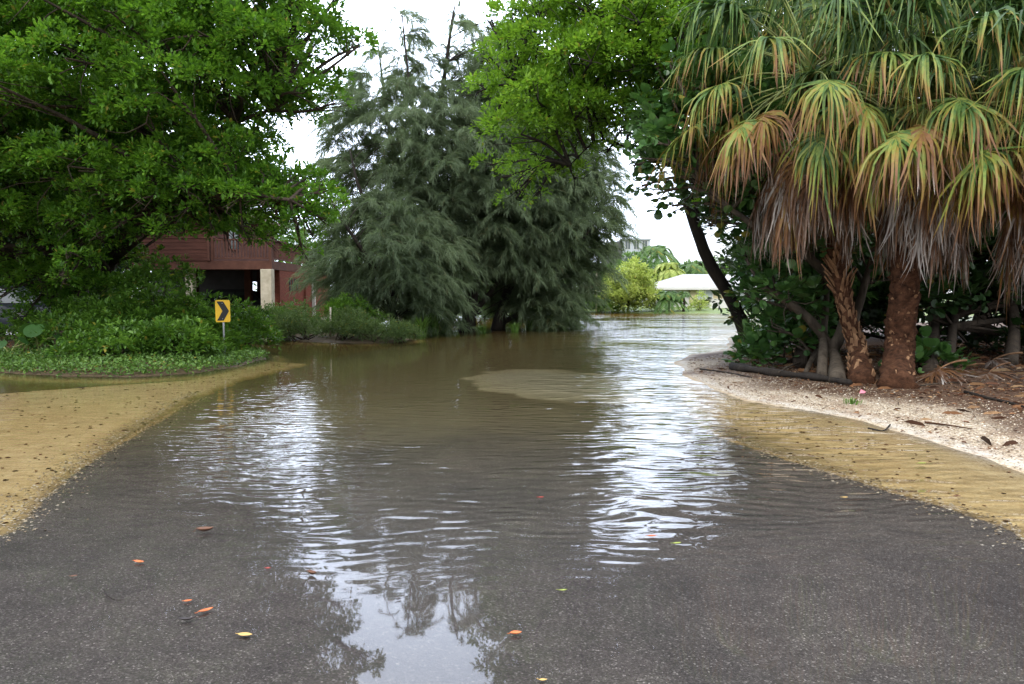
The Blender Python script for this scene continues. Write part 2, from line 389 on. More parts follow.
def ground_mat():
    m, nt = new_mat('ground_sand_shell_and_soil'); P = pos(nt)
    A = lambda n: N(nt, 'ShaderNodeAttribute', attribute_name=n).outputs['Fac']
    # wet yellow sand with faint mottles
    sand = ramp(nt, noise(nt, P, 3.5, 6, .7), [(.25, (.25,.165,.060)), (.5, (.39,.275,.115)), (.75, (.50,.385,.19))])
    v3 = N(nt, 'ShaderNodeTexVoronoi'); v3.inputs['Scale'].default_value = 9; L(nt, P, v3.inputs['Vector'])
    spots = math_(nt, 'LESS_THAN', v3.outputs['Distance'], .13)
    sand = mixc(nt, math_(nt, 'MULTIPLY', spots, noise(nt, P, 1.2, 2)), sand, (.14,.075,.035))
    fine = N(nt, 'ShaderNodeTexVoronoi'); fine.inputs['Scale'].default_value = 60; L(nt, P, fine.inputs['Vector'])
    sand = mixc(nt, .22, sand, ramp(nt, fine.outputs['Color'], [(0, (.2,.14,.08)), (1, (.75,.68,.5))]))
    # crushed shell: every chip its own tone
    vo = N(nt, 'ShaderNodeTexVoronoi'); vo.inputs['Scale'].default_value = 52; L(nt, P, vo.inputs['Vector'])
    sep = N(nt, 'ShaderNodeSeparateColor'); L(nt, vo.outputs['Color'], sep.inputs[0])
    shell = ramp(nt, sep.outputs[0], [(0, (.09,.06,.04)), (.25, (.25,.19,.125)), (.5, (.37,.30,.21)), (.75, (.47,.40,.30)), (1, (.56,.51,.44))])
    shell = mixc(nt, ramp(nt, noise(nt, P, 1.6, 5, .7), [(.45, (0,0,0)), (.7, (.75,.75,.75))]), shell, (.17,.095,.055))
    litter = ramp(nt, noise(nt, mapping(nt, P, (1, 1.7, 1)), 14, 6, .75), [(.3, (.025,.014,.009)), (.5, (.075,.040,.024)), (.68, (.17,.11,.065))])
    soil = ramp(nt, noise(nt, P, 8, 5, .7), [(.3, (.025,.020,.012)), (.7, (.11,.075,.04))])
    grass = ramp(nt, noise(nt, P, 6, 5, .7), [(.3, (.05,.09,.02)), (.7, (.16,.2,.06))])
    shell = mixc(nt, math_(nt, 'MULTIPLY', A('rim'), ramp(nt, noise(nt, P, 5, 4, .7), [(.35, (0,0,0)), (.55, (1,1,1))])), shell, (.50, .47, .42))
    c = mixc(nt, A('shell'), sand, shell); c = mixc(nt, A('litter'), c, litter)
    c = mixc(nt, A('soil'), c, soil); c = mixc(nt, A('far'), c, grass)
    c = mixc(nt, A('silt'), c, (.105, .09, .062))
    h = math_(nt, 'ADD', math_(nt, 'MULTIPLY', math_(nt, 'SUBTRACT', 1, vo.outputs['Distance']), A('shell')), math_(nt, 'MULTIPLY', noise(nt, P, 40, 3), .5))
    out(nt, principled(nt, c, .75, .25, h, .7, .012)); return m
g = Geo(); g.add(V, Fc, 0, 0, True); ground = g.build('ground', ground_mat()); tag(ground, kind='structure')
sR = sdist(X, Y, SHORE_R)
deepm = smooth((-V[:, 2]-.045)/.05)
for nm, arr in (('shell', smooth((sR+.25)/.4)), ('litter', zr), ('soil', zl), ('far', zf), ('silt', deepm*.9), ('rim', .8*np.exp(-((sR-.14)/.11)**2))):
    a = ground.data.attributes.new(nm, 'FLOAT', 'POINT'); a.data.foreach_set('value', arr.astype(np.float32))

# road sheet, its own ragged edges
def resample(pts, ys_):
    pts = np.array(pts); return np.interp(ys_, pts[:,1], pts[:,0])
def edge_x(pts, ys_):
    pts = np.array(pts); o = np.argsort(pts[:,1]); return np.interp(ys_, pts[o,1], pts[o,0])
yy = np.concatenate([np.linspace(-8, 2.5, 14), np.arange(2.6, 24, .08), np.linspace(24.2, 58, 80)])
xl = edge_x(rl, yy)+.03*vnoise(yy, yy*0, 3.1, 71); xr = edge_x(rr_, yy)+.03*vnoise(yy, yy*0, 2.7, 72)
s = (.5-.5*np.cos(np.linspace(0, 1, 70)*PI))[None]; XX = xl[:, None]*(1-s)+xr[:, None]*s; YY = np.repeat(yy[:, None], 70, 1); ZZ = bed(XX, YY)+.004
V = np.stack([XX, YY, ZZ], -1).reshape(-1, 3); i = np.arange(len(yy)-1)[:, None]*70; j = np.arange(69)[None]
def road_mat():
    m, nt = new_mat('asphalt_worn'); P = pos(nt)
    vo = N(nt, 'ShaderNodeTexVoronoi'); vo.inputs['Scale'].default_value = 135; L(nt, P, vo.inputs['Vector'])
    sep = N(nt, 'ShaderNodeSeparateColor'); L(nt, vo.outputs['Color'], sep.inputs[0])
    agg = ramp(nt, sep.outputs[0], [(0, (.036,.031,.030)), (.6, (.066,.058,.056)), (.88, (.092,.082,.079)), (.965, (.135,.125,.12)), (1, (.27,.25,.24))])
    big = ramp(nt, noise(nt, P, .9, 4, .6), [(.3, (.74,.73,.74)), (.7, (1.25,1.22,1.17))])
    c = mixc(nt, 1., agg, big, 'MULTIPLY')
    c = mixc(nt, 1., c, ramp(nt, noise(nt, P, 4.5, 6, .75), [(.35, (.82,.82,.82)), (.65, (1.16,1.15,1.13))]), 'MULTIPLY')
    silt = N(nt, 'ShaderNodeAttribute', attribute_name='silt').outputs['Fac']
    n2 = noise(nt, P, 1.3, 6, .7)
    s1 = math_(nt, 'MULTIPLY_ADD', n2, .9, math_(nt, 'SUBTRACT', silt, .5), clamp=True)
    c = mixc(nt, ramp(nt, s1, [(.3, (0,0,0)), (.72, (.92,.92,.92))]), c, (.118, .104, .080))
    sb = N(nt, 'ShaderNodeAttribute', attribute_name='bar').outputs['Fac']
    c = mixc(nt, math_(nt, 'MULTIPLY', ramp(nt, math_(nt, 'MULTIPLY_ADD', noise(nt, P, 2.5, 5, .7), .35, sb), [(.25, (0,0,0)), (.55, (1,1,1))]), .85), c, (.33, .315, .275))
    ed = N(nt, 'ShaderNodeAttribute', attribute_name='edge').outputs['Fac']
    em = ramp(nt, math_(nt, 'ADD', math_(nt, 'MULTIPLY', noise(nt, P, 7, 6, .8), .9), math_(nt, 'SUBTRACT', ed, .95)), [(.20, (0,0,0)), (.38, (.85,.85,.85))])
    c = mixc(nt, em, c, (.30, .21, .09))
    out(nt, principled(nt, c, .7, .3, vo.outputs['Distance'], .5, .006)); return m
g = Geo(); g.add(V, np.stack([i+j, i+j+1, i+71+j, i+70+j], -1).reshape(-1, 4), 0, 0, True)
road = g.build('road', road_mat()); tag(road, kind='structure')
depth = smooth((YY-5.2)/6.5)*.8
c0 = G(562, 377); qq = ((XX-c0[0]+.22*(YY-c0[1]))/1.95)**2+((YY-c0[1])/3.0)**2+.55*vnoise(XX, YY, 1.3, 17)+.22*vnoise(XX, YY, 4.5, 18)
dedge = np.minimum(XX-xl[:, None], xr[:, None]-XX)
for nm, arr in (('silt', depth), ('bar', smooth((1.1-qq)/.55)), ('edge', smooth(1-dedge/.30)*smooth((16-YY)/5))):
    a = road.data.attributes.new(nm, 'FLOAT', 'POINT'); a.data.foreach_set('value', arr.ravel().astype(np.float32))

def water_mat():
    m, nt = new_mat('flood_water'); P = pos(nt)
    sp = N(nt, 'ShaderNodeSeparateXYZ'); L(nt, P, sp.inputs[0]); x, y = sp.outputs[0], sp.outputs[1]
    warp = N(nt, 'ShaderNodeTexNoise'); warp.inputs['Scale'].default_value = .9; warp.inputs['Detail'].default_value = 2; L(nt, P, warp.inputs['Vector'])
    wv = N(nt, 'ShaderNodeVectorMath', operation='MULTIPLY_ADD'); L(nt, warp.outputs['Color'], wv.inputs[0]); wv.inputs[1].default_value = (.5, .5, 0); L(nt, P, wv.inputs[2])
    def train(rot, lam, amp, stretch=.36):
        mp = mapping(nt, wv.outputs[0], (stretch, 1, 1), (0, 0, rot))
        n = N(nt, 'ShaderNodeTexNoise'); n.inputs['Scale'].default_value = 1/lam*.62; n.inputs['Detail'].default_value = 1.2; n.inputs['Roughness'].default_value = .4
        L(nt, mp, n.inputs['Vector']); return math_(nt, 'MULTIPLY', n.outputs['Fac'], amp)
    h = math_(nt, 'ADD', train(R(17), .065, .0085), train(R(-14), .09, .0100))
    h = math_(nt, 'ADD', h, train(R(3), .30, .007, .5))
    chop = N(nt, 'ShaderNodeMapRange', interpolation_type='SMOOTHSTEP'); chop.inputs['From Min'].default_value = -.3; chop.inputs['From Max'].default_value = 1.0; L(nt, x, chop.inputs[0])
    h = math_(nt, 'ADD', h, math_(nt, 'MULTIPLY', math_(nt, 'ADD', train(R(34), .12, .030, .5), train(R(-26), .16, .032, .55)), chop.outputs[0]))
    wave = N(nt, 'ShaderNodeTexWave', wave_type='BANDS', bands_direction='Y', wave_profile='SIN')
    wave.inputs['Scale'].default_value = 1.15; wave.inputs['Distortion'].default_value = 2.5; wave.inputs['Detail'].default_value = 1.5; wave.inputs['Detail Scale'].default_value = 1.2
    L(nt, mapping(nt, P, (1, 1, 1), (0, 0, R(9))), wave.inputs['Vector'])
    h = math_(nt, 'ADD', h, math_(nt, 'MULTIPLY', wave.outputs['Fac'], .0022))
    for rot_, sc_, am_, ds_ in ((R(13), 1.75, .0026, 2.2), (R(-11), 2.35, .0020, 2.6)):
        wq = N(nt, 'ShaderNodeTexWave', wave_type='BANDS', bands_direction='Y', wave_profile='SIN')
        wq.inputs['Scale'].default_value = sc_; wq.inputs['Distortion'].default_value = ds_; wq.inputs['Detail'].default_value = 2; wq.inputs['Detail Scale'].default_value = .9
        L(nt, mapping(nt, wv.outputs[0], (1, 1, 1), (0, 0, rot_)), wq.inputs['Vector']); h = math_(nt, 'ADD', h, math_(nt, 'MULTIPLY', wq.outputs['Fac'], am_))
    # wind reaches the open middle; film on the road near the viewer and the lee by the trees stay calm
    near = N(nt, 'ShaderNodeMapRange', interpolation_type='SMOOTHSTEP'); near.inputs['From Min'].default_value = 3.8; near.inputs['From Max'].default_value = 5.6; L(nt, y, near.inputs[0])
    far = N(nt, 'ShaderNodeMapRange', interpolation_type='SMOOTHSTEP'); far.inputs['From Min'].default_value = 11.; far.inputs['From Max'].default_value = 19.; far.inputs['To Min'].default_value = 1; far.inputs['To Max'].default_value = .22; L(nt, y, far.inputs[0])
    # bank lee on both sides
    ax = math_(nt, 'SUBTRACT', math_(nt, 'ABSOLUTE', x), math_(nt, 'MULTIPLY', math_(nt, 'MAXIMUM', math_(nt, 'SUBTRACT', y, 9), 0), .35))
    side = N(nt, 'ShaderNodeMapRange', interpolation_type='SMOOTHSTEP'); side.inputs['From Min'].default_value = 2.6; side.inputs['From Max'].default_value = 5.; side.inputs['To Min'].default_value = 1; side.inputs['To Max'].default_value = .65; L(nt, ax, side.inputs[0])
    gust = ramp(nt, noise(nt, mapping(nt, P, (.5, .35, 1)), 1.0, 2), [(.35, (.35,.35,.35)), (.62, (1,1,1))])
    rt = N(nt, 'ShaderNodeMapRange', interpolation_type='SMOOTHSTEP'); rt.inputs['From Min'].default_value = .02; rt.inputs['From Max'].default_value = .11; rt.inputs['To Max'].default_value = 1.15
    L(nt, math_(nt, 'DIVIDE', x, math_(nt, 'MAXIMUM', y, 1)), rt.inputs[0])
    strips = ramp(nt, noise(nt, mapping(nt, P, (.05, .22, 1)), 1.0, 3, .6), [(.44, (.12,.12,.12)), (.52, (1,1,1))])
    fy = N(nt, 'ShaderNodeMapRange'); fy.inputs['From Min'].default_value = 16; fy.inputs['From Max'].default_value = 26; L(nt, y, fy.inputs[0])
    rts = math_(nt, 'MULTIPLY', rt.outputs[0], mixc(nt, fy.outputs[0], (1., 1., 1.), strips))
    farv = math_(nt, 'MAXIMUM', far.outputs[0], rts)
    amp = math_(nt, 'MULTIPLY', math_(nt, 'MULTIPLY', near.outputs[0], farv), math_(nt, 'MULTIPLY', side.outputs[0], gust))
    amp = math_(nt, 'ADD', amp, .007)
    lf = N(nt, 'ShaderNodeMapRange', interpolation_type='SMOOTHSTEP'); lf.inputs['From Min'].default_value = -3.0; lf.inputs['From Max'].default_value = .2; lf.inputs['To Min'].default_value = .55; lf.inputs['To Max'].default_value = 1; L(nt, x, lf.inputs[0])
    amp = math_(nt, 'MULTIPLY', amp, lf.outputs[0])
    h = math_(nt, 'MULTIPLY', h, amp)
    b = N(nt, 'ShaderNodeBump'); b.inputs['Strength'].default_value = 1; b.inputs['Distance'].default_value = 1.0; L(nt, h, b.inputs['Height'])
    fr = N(nt, 'ShaderNodeFresnel'); fr.inputs['IOR'].default_value = 1.333; L(nt, b.outputs[0], fr.inputs['Normal'])
    gl = N(nt, 'ShaderNodeBsdfGlossy'); gl.inputs['Roughness'].default_value = .02; L(nt, b.outputs[0], gl.inputs['Normal'])
    tr = N(nt, 'ShaderNodeBsdfTransparent')
    mx = N(nt, 'ShaderNodeMixShader'); L(nt, fr.outputs[0], mx.inputs[0]); L(nt, tr.outputs[0], mx.inputs[1]); L(nt, gl.outputs[0], mx.inputs[2])
    va = N(nt, 'ShaderNodeVolumeAbsorption'); va.inputs['Color'].default_value = (.89, .81, .52, 1); va.inputs['Density'].default_value = 1.7
    out(nt, mx.outputs[0], va.outputs[0]); return m
g = Geo(); box(g, (-400, -30, -1.2), (400, 420, 0)); water = g.build('water', water_mat()); tag(water, kind='structure')

# ------------------------------------------------------------------ casuarinas (feathery, drooping)
def casuarina(label, base, top_path, poly, d0, thick, nb, seed, lean_trunks=(), r0=.3, ny=18, up=.3, nneed=34):
    rg = np.random.default_rng(seed); tp = curve(top_path, 18); t = thing('casuarina_tree', label, 'tree', base, 'casuarina trees standing in the flood water')
    g = Geo(); tube(g, tp, np.linspace(r0, .03, 18)*(1+.5*np.exp(-np.arange(18)*1.2)), 10, jitter=.08, rg=rg)
    roots = [tp]
    for pts, ra in lean_trunks:
        q = curve(pts, 12); tube(g, q, np.linspace(ra, .03, 12), 8, jitter=.07, rg=rg); roots.append(q)
    root = np.concatenate(roots)
    c, r = blobs(poly, d0, thick, nb, .4, 1.0, rg, .6)
    gn = Geo(); Vs = []; Ts = []
    for e in c:
        dd = np.hypot(root[:,0]-e[0], root[:,1]-e[1])*.8+np.abs((root[:,2]-(e[2]-.9)))*1.0; i = int(np.argmin(dd)); a = root[i]
        ln = np.linalg.norm(e-a); outw = nrm((e-a)*[1, 1, 0]+1e-3)
        mid = (a+e)/2+np.array([0, 0, .16*ln])+rg.normal(0, .07, 3)*ln*.3
        tip = e+outw*.5-np.array([0, 0, .35])
        br = curve([a, mid, e, tip], 10); tube(g, br, np.linspace(np.minimum(.008+.005*ln, .03), .004, 10), 4, cap=False)
        tn = np.clip(.25+rg.normal(0, .14)+.1*(e[2] > 8), 0, 1)
        # side branchlets, each a hanging plume of needles
        for q in range(ny):
            st = br[rg.integers(4, 10)]; az = rg.uniform(0, 2*PI); dr = nrm(outw*.75+np.array([math.cos(az), math.sin(az), rg.uniform(-.2, .7+up)])*.8)
            pl = rg.uniform(.7, 1.5); s_ = np.linspace(0, 1, 6)[:, None]
            line = st+dr*pl*s_+np.array([0, 0, -1])*(.55*pl)*s_**2.1
            if q % 3 == 0: tube(g, line, np.linspace(.008, .003, 6), 3, cap=False)
            n = nneed*2; u = rg.uniform(.1, 1, n); p0 = st+dr*pl*u[:, None]+np.array([0, 0, -1])*(.55*pl)*u[:, None]**2.1
            tang = nrm(dr-np.array([0, 0, 1.2])*u[:, None]); nd = nrm(tang+rg.normal(0, .34, (n, 3))); l = rg.uniform(.22, .50, n)[:, None]
            sd = nrm(np.cross(nd, rg.normal(0, 1, (n, 3)))); w = rg.uniform(.0055, .011, n)[:, None]
            p1 = p0+nd*l*.55; p2 = p1+nrm(nd+np.array([0, 0, -.75]))*l*.5
            Vs.append(np.stack([p0-sd*w*.5, p0+sd*w*.5, p1+sd*w, p1-sd*w, p2], 1)); Ts.append(np.full(n, np.clip(tn+rg.normal(0, .08), 0, 1)))
    g.build('trunk', M['bark_wet'], t)
    Vv = np.concatenate(Vs); m = len(Vv); b5 = np.arange(m)[:, None]*5; tt = np.repeat(np.concatenate(Ts), 5)
    gn.add(Vv.reshape(-1, 3), b5+np.array([[0,1,2,3]]), 0, tt); gn.more(b5+np.array([[3,2,4]]))
    gn.build('crown', M['needle'], t); return t
def w3(px, py, d): return W(px, py, d)
D1 = 36.
casuarina('tallest feathery casuarina on the left of the grove, leaning trunk', G(408,331), [w3(408,334,D1), w3(412,300,D1), w3(420,255,D1), w3(432,190,D1+.5), w3(440,110,D1+.5), w3(450,35,D1), w3(455,5,D1)],
    [(332,120),(350,70),(378,38),(392,60),(402,10),(420,50),(440,60),(455,5),(470,30),(500,20),(530,30),(545,110),(540,200),(525,290),(470,262),(440,285),(400,240),(345,215),(322,180)], D1+.3, 3.8, 270, 11,
    lean_trunks=[([w3(412,300,D1), w3(385,240,D1-1.5), w3(360,190,D1-2), w3(350,150,D1-2)], .16), ([w3(420,255,D1), w3(400,200,D1+1), w3(385,100,D1+1), w3(378,45,D1+1)], .14),
                 ([w3(432,190,D1), w3(412,100,D1-.6), w3(402,15,D1-.6)], .08)])
casuarina('low spreading casuarina whose pale plumes droop over the brick wall', G(396,334), [w3(396,338,33.), w3(390,300,33.), w3(372,265,32.5), w3(352,235,32.), w3(338,215,32.)],
    [(334,215),(355,195),(400,190),(440,215),(455,260),(446,318),(420,326),(370,322),(350,300),(338,285),(322,272),(328,240)], 33.3, 2.6, 95, 12,
    lean_trunks=[([w3(390,300,33.), w3(405,250,33.5), w3(415,215,34.)], .12)], r0=.2, up=.3)
casuarina('casuarina with forked dark trunks in the middle of the grove', G(466,332), [w3(466,335,36.), w3(474,290,36.), w3(482,230,36.5), w3(490,160,37.), w3(500,90,37.), w3(505,40,37.)],
    [(440,190),(470,120),(490,50),(520,60),(560,100),(585,150),(575,240),(545,300),(505,316),(480,300),(450,312),(440,240)], 37.5, 3.2, 160, 13,
    lean_trunks=[([w3(474,290,36.), w3(455,250,35.5), w3(448,200,35.)], .14), ([w3(470,318,36.), w3(505,270,36.5), w3(530,200,37.)], .15)], r0=.3)
casuarina('dark broad casuarina at the right end of the grove', G(497,330), [w3(497,333,37.5), w3(508,290,37.5), w3(525,240,38.), w3(545,170,38.), w3(560,110,38.), w3(575,80,38.)],
    [(500,150),(545,90),(590,110),(606,160),(619,192),(614,228),(601,252),(590,280),(580,302),(574,326),(535,328),(510,318),(490,240)], 38., 3.0, 175, 14,
    lean_trunks=[([w3(500,325,37.5), w3(535,300,37.5), w3(575,250,37.), w3(600,215,37.)], .13), ([w3(543,327,38.5), w3(548,290,38.5), w3(560,230,38.5)], .14)], r0=.28)

# ------------------------------------------------------------------ broadleaf trees
broadleaf('broadleaf_tree', 'huge bright green broadleaf tree filling the upper left above the shrub bank', 'tree',
    [G(78,352,.2), w3(76,320,24.), w3(72,270,23.6), w3(84,215,23.), w3(95,150,22.), w3(110,60,21.), w3(120,-30,21.)], [.62,.45,.38,.3,.2,.1],
    [(-200,-160),(330,-160),(345,-30),(372,30),(366,58),(340,62),(344,95),(318,128),(288,160),(308,172),(334,196),(330,232),(300,256),(268,246),(240,234),(215,250),(180,224),(150,206),(120,226),(92,262),(55,255),(20,262),(-60,250),(-200,240)],
    19.5, 4.2, 290, .45, 1.15, 'leaf_ficus', 'bark', 21, dens=62, k=20, Ln=.115, Wd=.07, spread=.17, limb_r=.10, flat=.6,
    extra_trunks=[([G(96,352,.2), w3(100,310,24.), w3(112,260,23.), w3(150,200,21.), w3(200,140,19.5), w3(270,110,19.)], [.3,.20,.13,.09,.04]),
                  ([w3(76,300,24.), w3(50,250,23.), w3(10,190,21.), w3(-60,120,20.)], [.3,.2,.14,.06]),
                  ([w3(112,260,23.), w3(170,215,19.5), w3(230,195,18.), w3(290,200,17.5)], [.14,.1,.07,.04])],
    tintbase=.3,
    extra_poly=(([(-60,100),(120,90),(250,100),(262,160),(255,226),(200,222),(150,232),(-60,240)], 24.5, 2.2, 80, .5, 1.0), ([(60,160),(150,150),(335,180),(332,238),(305,240),(275,232),(235,244),(200,230),(150,248),(110,232),(60,290)], 18.6, 1.8, 96, .28, .58), ([(-60,235),(140,222),(134,330),(60,335),(-40,300)], 22.6, 1.2, 40, .35, .7)))
broadleaf('broadleaf_tree', 'lime green tree with dark leaning trunk at the edge of the right bank', 'tree',
    [G(752,357,.1), w3(747,338,19.8), w3(733,302,19.6), w3(709,262,19.4), w3(694,222,19.2), w3(680,180,18.9), w3(664,130,18.4), w3(640,60,18.)], [.26,.19,.17,.155,.14,.11,.08,.05],
    [(478,22),(520,-10),(560,-120),(760,-140),(760,60),(720,150),(700,212),(662,168),(630,152),(600,158),(578,188),(560,178),(545,196),(518,205),(505,186),(494,168),(476,150),(488,118),(474,96),(486,62)],
    18.2, 2.6, 175, .32, .85, 'leaf_lime', 'bark_wet', 22, dens=68, k=19, Ln=.105, Wd=.062, spread=.17, limb_r=.05,
    extra_trunks=[([w3(672,150,18.6), w3(630,125,18.6), w3(570,100,18.4), w3(515,85,18.2)], [.06,.045,.03,.015]),
                  ([w3(664,130,18.4), w3(640,150,18.), w3(600,140,18.), w3(570,165,17.8)], [.05,.035,.025,.012]),
                  ([w3(694,222,19.2), w3(700,150,19.), w3(690,60,18.5), w3(680,-20,18.)], [.14,.1,.07,.04])], tintbase=.32, pen=.5, root_from=11)
# sea grapes with round leaves
broadleaf('sea_grape_tree', 'sea grape with twisting pale limbs and round leaves left of the palms', 'tree',
    [G(838,381,.15), w3(833,352,14.8), w3(812,322,14.8), w3(785,300,14.7), w3(760,285,14.6)], [.15,.10,.09,.08,.05],
    [(652,70),(700,30),(760,60),(860,120),(880,230),(862,300),(812,330),(790,352),(770,340),(752,318),(732,300),(736,270),(708,232),(690,226),(652,208),(630,168),(634,110)],
    15.8, 1.9, 84, .25, .62, 'leaf_grape', 'bark_grey', 23, dens=85, k=7, Ln=.165, Wd=.165, kind='round', spread=.24, limb_r=.05, flat=.9,
    extra_trunks=[([w3(832,352,14.8), w3(846,312,14.7), w3(818,265,14.5), w3(775,238,14.4), w3(735,212,14.6), w3(700,180,14.8)], [.12,.10,.09,.075,.05,.03]),
                  ([G(822,377,.15), w3(824,330,15.1), w3(826,280,15.2), w3(818,200,15.4)], [.10,.07,.06,.05]),
                  ([G(852,377,.15), w3(854,330,15.), w3(866,280,15.1), w3(884,220,15.3)], [.10,.08,.07,.05]),
                  ([G(806,372,.15), w3(816,352,15.5), w3(830,345,15.)], [.05,.05,.03])], twigs=4, droop=.2, tintbase=.28)
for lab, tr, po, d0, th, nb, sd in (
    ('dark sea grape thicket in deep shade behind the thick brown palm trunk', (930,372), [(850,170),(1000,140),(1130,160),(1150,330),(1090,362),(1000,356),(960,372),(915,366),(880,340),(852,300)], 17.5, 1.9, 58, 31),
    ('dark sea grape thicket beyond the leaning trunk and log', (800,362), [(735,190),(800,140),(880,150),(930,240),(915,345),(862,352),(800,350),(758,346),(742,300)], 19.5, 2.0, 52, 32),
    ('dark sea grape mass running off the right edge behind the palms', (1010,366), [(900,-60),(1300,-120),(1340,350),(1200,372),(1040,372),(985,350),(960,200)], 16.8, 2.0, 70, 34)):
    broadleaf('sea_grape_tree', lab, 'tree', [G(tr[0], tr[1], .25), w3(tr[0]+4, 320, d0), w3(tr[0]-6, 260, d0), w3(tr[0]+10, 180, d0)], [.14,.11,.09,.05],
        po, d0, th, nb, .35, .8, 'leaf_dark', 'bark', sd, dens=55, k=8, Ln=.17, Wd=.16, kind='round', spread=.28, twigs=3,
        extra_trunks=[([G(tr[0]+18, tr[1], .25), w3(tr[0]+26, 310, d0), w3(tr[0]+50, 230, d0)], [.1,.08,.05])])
# the dark wood behind both banks
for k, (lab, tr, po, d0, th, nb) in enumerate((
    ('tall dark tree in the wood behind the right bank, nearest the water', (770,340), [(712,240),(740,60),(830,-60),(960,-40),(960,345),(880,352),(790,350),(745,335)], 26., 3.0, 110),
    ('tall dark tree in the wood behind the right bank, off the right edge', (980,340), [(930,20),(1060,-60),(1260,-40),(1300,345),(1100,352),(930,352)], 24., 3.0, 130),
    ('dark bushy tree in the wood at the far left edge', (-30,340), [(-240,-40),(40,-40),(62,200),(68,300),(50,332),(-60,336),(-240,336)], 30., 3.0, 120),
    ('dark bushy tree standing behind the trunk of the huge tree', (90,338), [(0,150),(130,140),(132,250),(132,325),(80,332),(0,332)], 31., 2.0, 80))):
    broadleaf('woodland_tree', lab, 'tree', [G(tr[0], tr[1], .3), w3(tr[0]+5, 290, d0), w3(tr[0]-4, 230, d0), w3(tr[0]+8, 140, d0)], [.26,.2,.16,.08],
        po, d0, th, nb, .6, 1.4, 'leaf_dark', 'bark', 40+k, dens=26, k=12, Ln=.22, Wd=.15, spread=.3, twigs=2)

# ------------------------------------------------------------------ sabal palms
def add_frond(t, hub0, az, el, pet, size, droop, age, rg, hang=0., nseg=52, stalk='palm_petiole'):
    """fan frond: stalk, then a costapalmate fan of narrow drooping segments; age 0 green .. 1 grey"""
    g = Geo(); hz = np.array([math.cos(az), math.sin(az), 0.]); up = np.array([0, 0, 1.])
    # stalk curve
    ns = 8; dr = hz*math.cos(el)+up*math.sin(el); p = np.array(hub0, float); P = [p.copy()]; d = dr.copy()
    for i in range(ns-1):
        d = nrm(d+np.array([0, 0, -1])*(.09+hang*.5)); p = p+d*pet/(ns-1); P.append(p.copy())
    tube(g, P, np.linspace(.022, .011, ns), 5, 1, cap=False)
    a = d; s_ = nrm(np.cross(a, up)); n_ = np.cross(s_, a)
    th = np.linspace(-R(118), R(118), nseg)+rg.normal(0, R(1.5), nseg)
    K = 8; dirs = np.cos(th)[:, None]*a+np.sin(th)[:, None]*s_
    Ls = size*(1.-.28*np.abs(th)/R(118))*rg.uniform(.72, 1.12, nseg)*np.where(rg.random(nseg) < .12+.2*age, .6, 1)
    base = np.array(P[-1])+a*(.16*size*np.maximum(np.cos(th), -.1))[:, None]
    cup = -np.sign(n_[2])*n_*(.18+.25*age)
    pos_ = base.copy(); V = []; dcur = nrm(dirs+cup*np.abs(np.sin(th))[:, None]*.8)
    tw = rg.normal(0, .8, nseg); tint = []; wv = rg.uniform(.6, 1.2, nseg); f0 = rg.uniform(.18, .58, nseg); tj = rg.uniform(-.15, .25, nseg); dv = np.clip(rg.normal(1, .38, nseg), .25, 2.2); kink = rg.integers(3, 12, nseg); sway = rg.normal(0, .09, (nseg, 3))*[1, 1, .3]
    for kx in range(K):
        f = kx/(K-1)
        w = size*.0175*(np.interp(f, [0, .14, .30, .7, 1], [.5, 1.7, 1.0, .65, .05]))*wv[:, None]
        side = nrm(np.cross(dcur, n_)+1e-6); side = nrm(side*np.cos(tw*f)[:, None]+n_*np.sin(tw*f)[:, None]+n_*((np.arange(nseg) % 2)*2-1)[:, None]*.35)
        V.append(np.stack([pos_-side*w, pos_+side*w], 1))
        tint.append(np.clip(age+((.55*np.maximum(0, f-.32-tj)*(1 if .08 < age < .62 else .2))), 0, 1)*np.ones(nseg))
        g_ = droop*dv*(.22+2.6*np.exp(-((f-f0)/.13)**2))+hang*.9
        dcur = nrm(dcur+np.array([0, 0, -1])*(g_*rg.uniform(.7, 1.25, nseg)*.62)[:, None]+rg.normal(0, .025+.05*age, (nseg, 3))+sway*(.3+age))
        pos_ = pos_+dcur*(Ls/(K-1))[:, None]
    V = np.stack(V, 1)   # nseg,K,2,3
    T = np.repeat(np.stack(tint, 1)[:, :, None], 2, 2)
    i = np.arange(nseg)[:, None]*K*2; k2 = np.arange(K-1)[None]*2
    g.add(V.reshape(-1, 3), np.stack([i+k2, i+k2+1, i+k2+3, i+k2+2], -1).reshape(-1, 4), 0, T.ravel())
    return g.build('frond', [M['frond'], M[stalk]], t)

